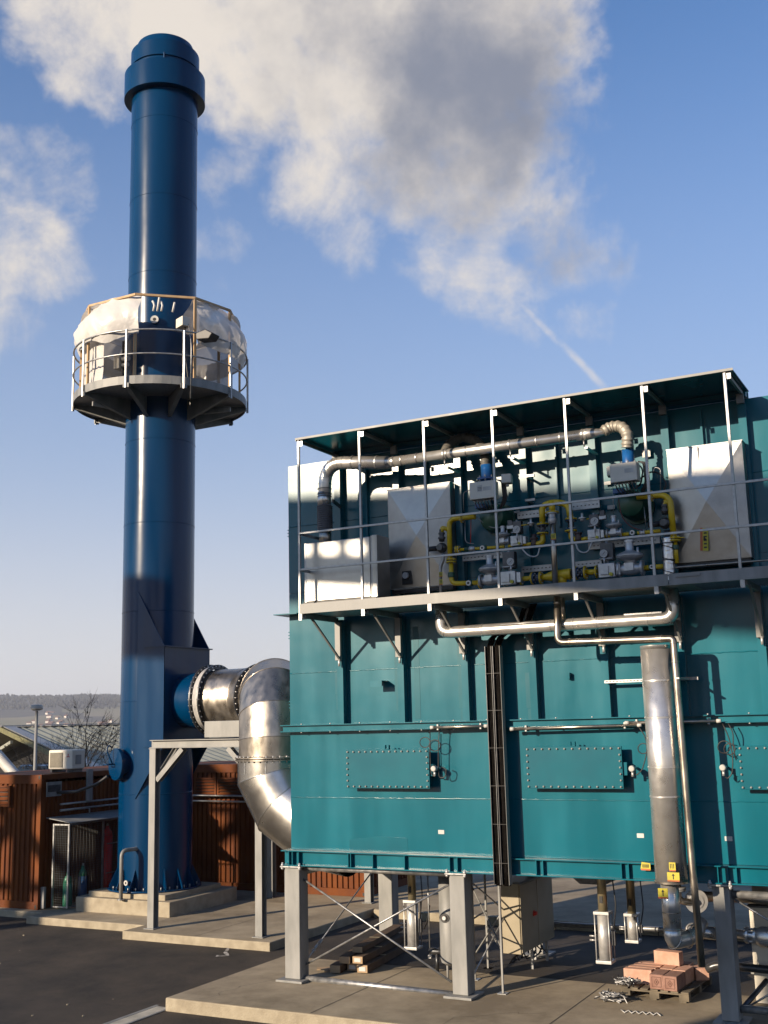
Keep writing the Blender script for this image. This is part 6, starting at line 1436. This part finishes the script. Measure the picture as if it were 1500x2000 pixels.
# ---- saw cut joints and hairline cracks in the concrete
JM = pmat('joint_dark', (.07, .06, .045), rough=1)  # plain dark tone of the joints and cracks
def groove(pts, z, w, name):
    mb = MB()
    for (x0, y0), (x1, y1) in zip(pts, pts[1:]):
        d = Vector((x1-x0, y1-y0, 0)).normalized(); n = Vector((-d.y, d.x, 0))*w; a, b = Vector((x0, y0, z)), Vector((x1, y1, z)); k = len(mb.v); mb.v += [a-n, b-n, b+n, a+n]; mb.face([k, k+1, k+2, k+3])
    return struct(mb.build(name, JM, recalc=False))
for x in (-8.9, -5.6, -2.2): groove([(x, 14.41), (x, 21.6)], .094, .006, 'pad_joint')
groove([(-13.55, 17.88), (-13.55, 21.8)], .259, .005, 'pad_joint'); groove([(-11.43, 18.0), (5.9, 18.0)], .094, .005, 'pad_joint')
def crack(x, y, dx, dy, n, z, name='hairline_crack'):
    p = [(x, y)]
    for _ in range(n): x += dx+random.gauss(0, .05); y += dy+random.gauss(0, .05); p.append((x, y))
    groove(p, z, .0028, name)
crack(-10.9, 14.5, .02, .14, 14, .0945); crack(-6.9, 14.5, .09, .09, 13, .0945); crack(-12.4, 18.0, .06, .12, 9, .2595)

# ---- faded paint and crumbs on the asphalt, yellow tag on the corner column
def ribbon(pts, w, name, mat):
    mb = MB(); P_ = [Vector((q.x, q.y, gz(q.y)+.004)) for q in (WZ(x, y, .02) for x, y in pts)]; n = 30; R_ = []
    for a, b in zip(P_, P_[1:]):
        for i in range(8): R_.append(a+(b-a)*i/8)
    R_.append(P_[-1])
    for i, p in enumerate(R_):
        d = (R_[min(i+1, len(R_)-1)]-R_[max(i-1, 0)]).normalized(); s_ = Vector((-d.y, d.x, 0))*w*(.35+.8*abs(mnoise.noise(Vector((i*.6, w*9, 1))))); mb.v += [Vector((p.x-s_.x, p.y-s_.y, gz(p.y-s_.y)+.004)), Vector((p.x+s_.x, p.y+s_.y, gz(p.y+s_.y)+.004))]
    for i in range(len(R_)-1): mb.face([2*i, 2*i+1, 2*i+3, 2*i+2])
    return struct(mb.build(name, mat, recalc=False))
PAINT = pmat('faded_white_paint', (.12, .115, .11), (.50, .48, .45), rough=.9, nscale=7, detail=9, contrast=(.42, .6))
ribbon([(364, 1847), (385, 1848), (405, 1850)], .07, 'paint_mark', PAINT); ribbon([(425, 1855), (446, 1861), (440, 1868), (446, 1873), (422, 1873)], .06, 'paint_mark', PAINT)
mb = MB()
for _ in range(60):
    x, y = random.uniform(-22, -5), random.uniform(7, 17.6); 
    if x > -11.5 and y > 14: continue
    r = random.uniform(.006, .016); z = gz(y); mb.cbox((x, y, z+r*.4), (r*2, r*1.4, r), random.random()*3)
o = stuff(mb.build('gravel_crumbs', CONCE, org=(0, 0, 0)))
q = W(544, 1699, 16.1); tag(MB().box((-10.375, 16.06, q.z-.04), (-10.347, 16.14, q.z+.04)).build('yellow_tag', YELST), 'small yellow tag on the left side of the corner column top', 'tag')

# ================================================================== CONVEYOR BRIDGE BEHIND THE VIEWER (throws the long shadows)
br = thing('conveyor_bridge', 'enclosed conveyor bridge on lattice trestles standing behind the viewpoint', 'bridge', (-21.3, -6, -.1))
MS = -.296; ZB0, ZB1 = 13.45, 15.20
def by(x): return -6+MS*(x+21.3)
def zl(x, z): return z-.052*(max(x, -21.3)+21.3) if z < 13.5 else (z-.022*max(0, x+21.3) if z > 15 else z)
def wallpart(x0, x1, z0, z1, nm='gallery_wall'): MB().hexa([(x0, by(x0), zl(x0, z0)), (x1, by(x1), zl(x1, z0)), (x1, by(x1)+.08, zl(x1, z0)), (x0, by(x0)+.08, zl(x0, z0)), (x0, by(x0), z1), (x1, by(x1), z1), (x1, by(x1)+.08, z1), (x0, by(x0)+.08, z1)]).build(nm, GALVL, br)
zo0, zo1 = 13.90, 14.05
wallpart(-60, 12, zo1, ZB1); wallpart(-60, -20.9, ZB0, zo1-.001); wallpart(-19.2, 12, ZB0, zo1-.001); wallpart(-20.899, -19.201, ZB0, zo0)
for x in (-20.898, -20.45, -20.05, -19.62): wallpart(x, x+.17, zo0+.001, zo1-.001, 'gallery_mullion')  # gallery gaps and bars shaped to drop soft sun spots on the fan box
MB().hexa([(-60, by(-60)-2, ZB1+.001), (12, by(12)-2, ZB1+.001), (12, by(12)+.1, ZB1+.001), (-60, by(-60)+.1, ZB1+.001), (-60, by(-60)-2, ZB1+.06), (12, by(12)-2, ZB1+.06), (12, by(12)+.1, ZB1+.06), (-60, by(-60)+.1, ZB1+.06)]).build('gallery_roof', GALVL, br)
def trestle(x, w=1.7, y=None):
    y = by(x) if y is None else y
    for sx in (-w, w*.15, w): MB().box((x+sx-.24, y-.2, -.1), (x+sx+.24, y+.2, ZB0)).build('trestle_leg', GALVL, br)
    z = 0.
    while z < ZB0-2:
        MB().bar((x-w, y, z+.2), (x+w, y, z+2.6), .16, .36).build('trestle_brace', GALVL, br); MB().bar((x+w, y+.2, z+.2), (x-w, y+.2, z+2.6), .16, .36).build('trestle_brace', GALVL, br); MB().bar((x-w, y, z+2.7), (x+w, y, z+2.7), .2, .2).build('trestle_tie', GALVL, br)
        z += 2.7
trestle(-30.9); trestle(-44.)
dh = thing('shade_box', 'added sheet metal box, unseen behind the viewpoint, that shades the right column', 'building', (-12, -9, -.1))  # added unseen box, sized and placed to shade the right column
MB().box((-16.12, -9.5, 3.0), (-8.5, -8.5, 9.72)).build('wall', GALVL, dh)
for x in (-16.1, -8.7): MB().box((x-.1, -9.1, -.1), (x+.1, -8.9, 2.99)).build('leg', GALVL, dh)

# ================================================================== AIR
hzb = MB().box((-6100, -1000, -62), (6100, 6100, 175)).build('haze', None, org=(0, 0, 0))
hm = bpy.data.materials.new('haze_air'); hm.use_nodes = True; ht = hm.node_tree; ht.nodes.clear(); ho = ht.nodes.new('ShaderNodeOutputMaterial'); hv = ht.nodes.new('ShaderNodeVolumePrincipled')
hv.inputs['Color'].default_value = (.86, .90, 1, 1); hv.inputs['Density'].default_value = HAZE; hv.inputs['Anisotropy'].default_value = .2; ht.links.new(hv.outputs[0], ho.inputs['Volume'])
hzb.data.materials.clear(); hzb.data.materials.append(hm); stuff(hzb)
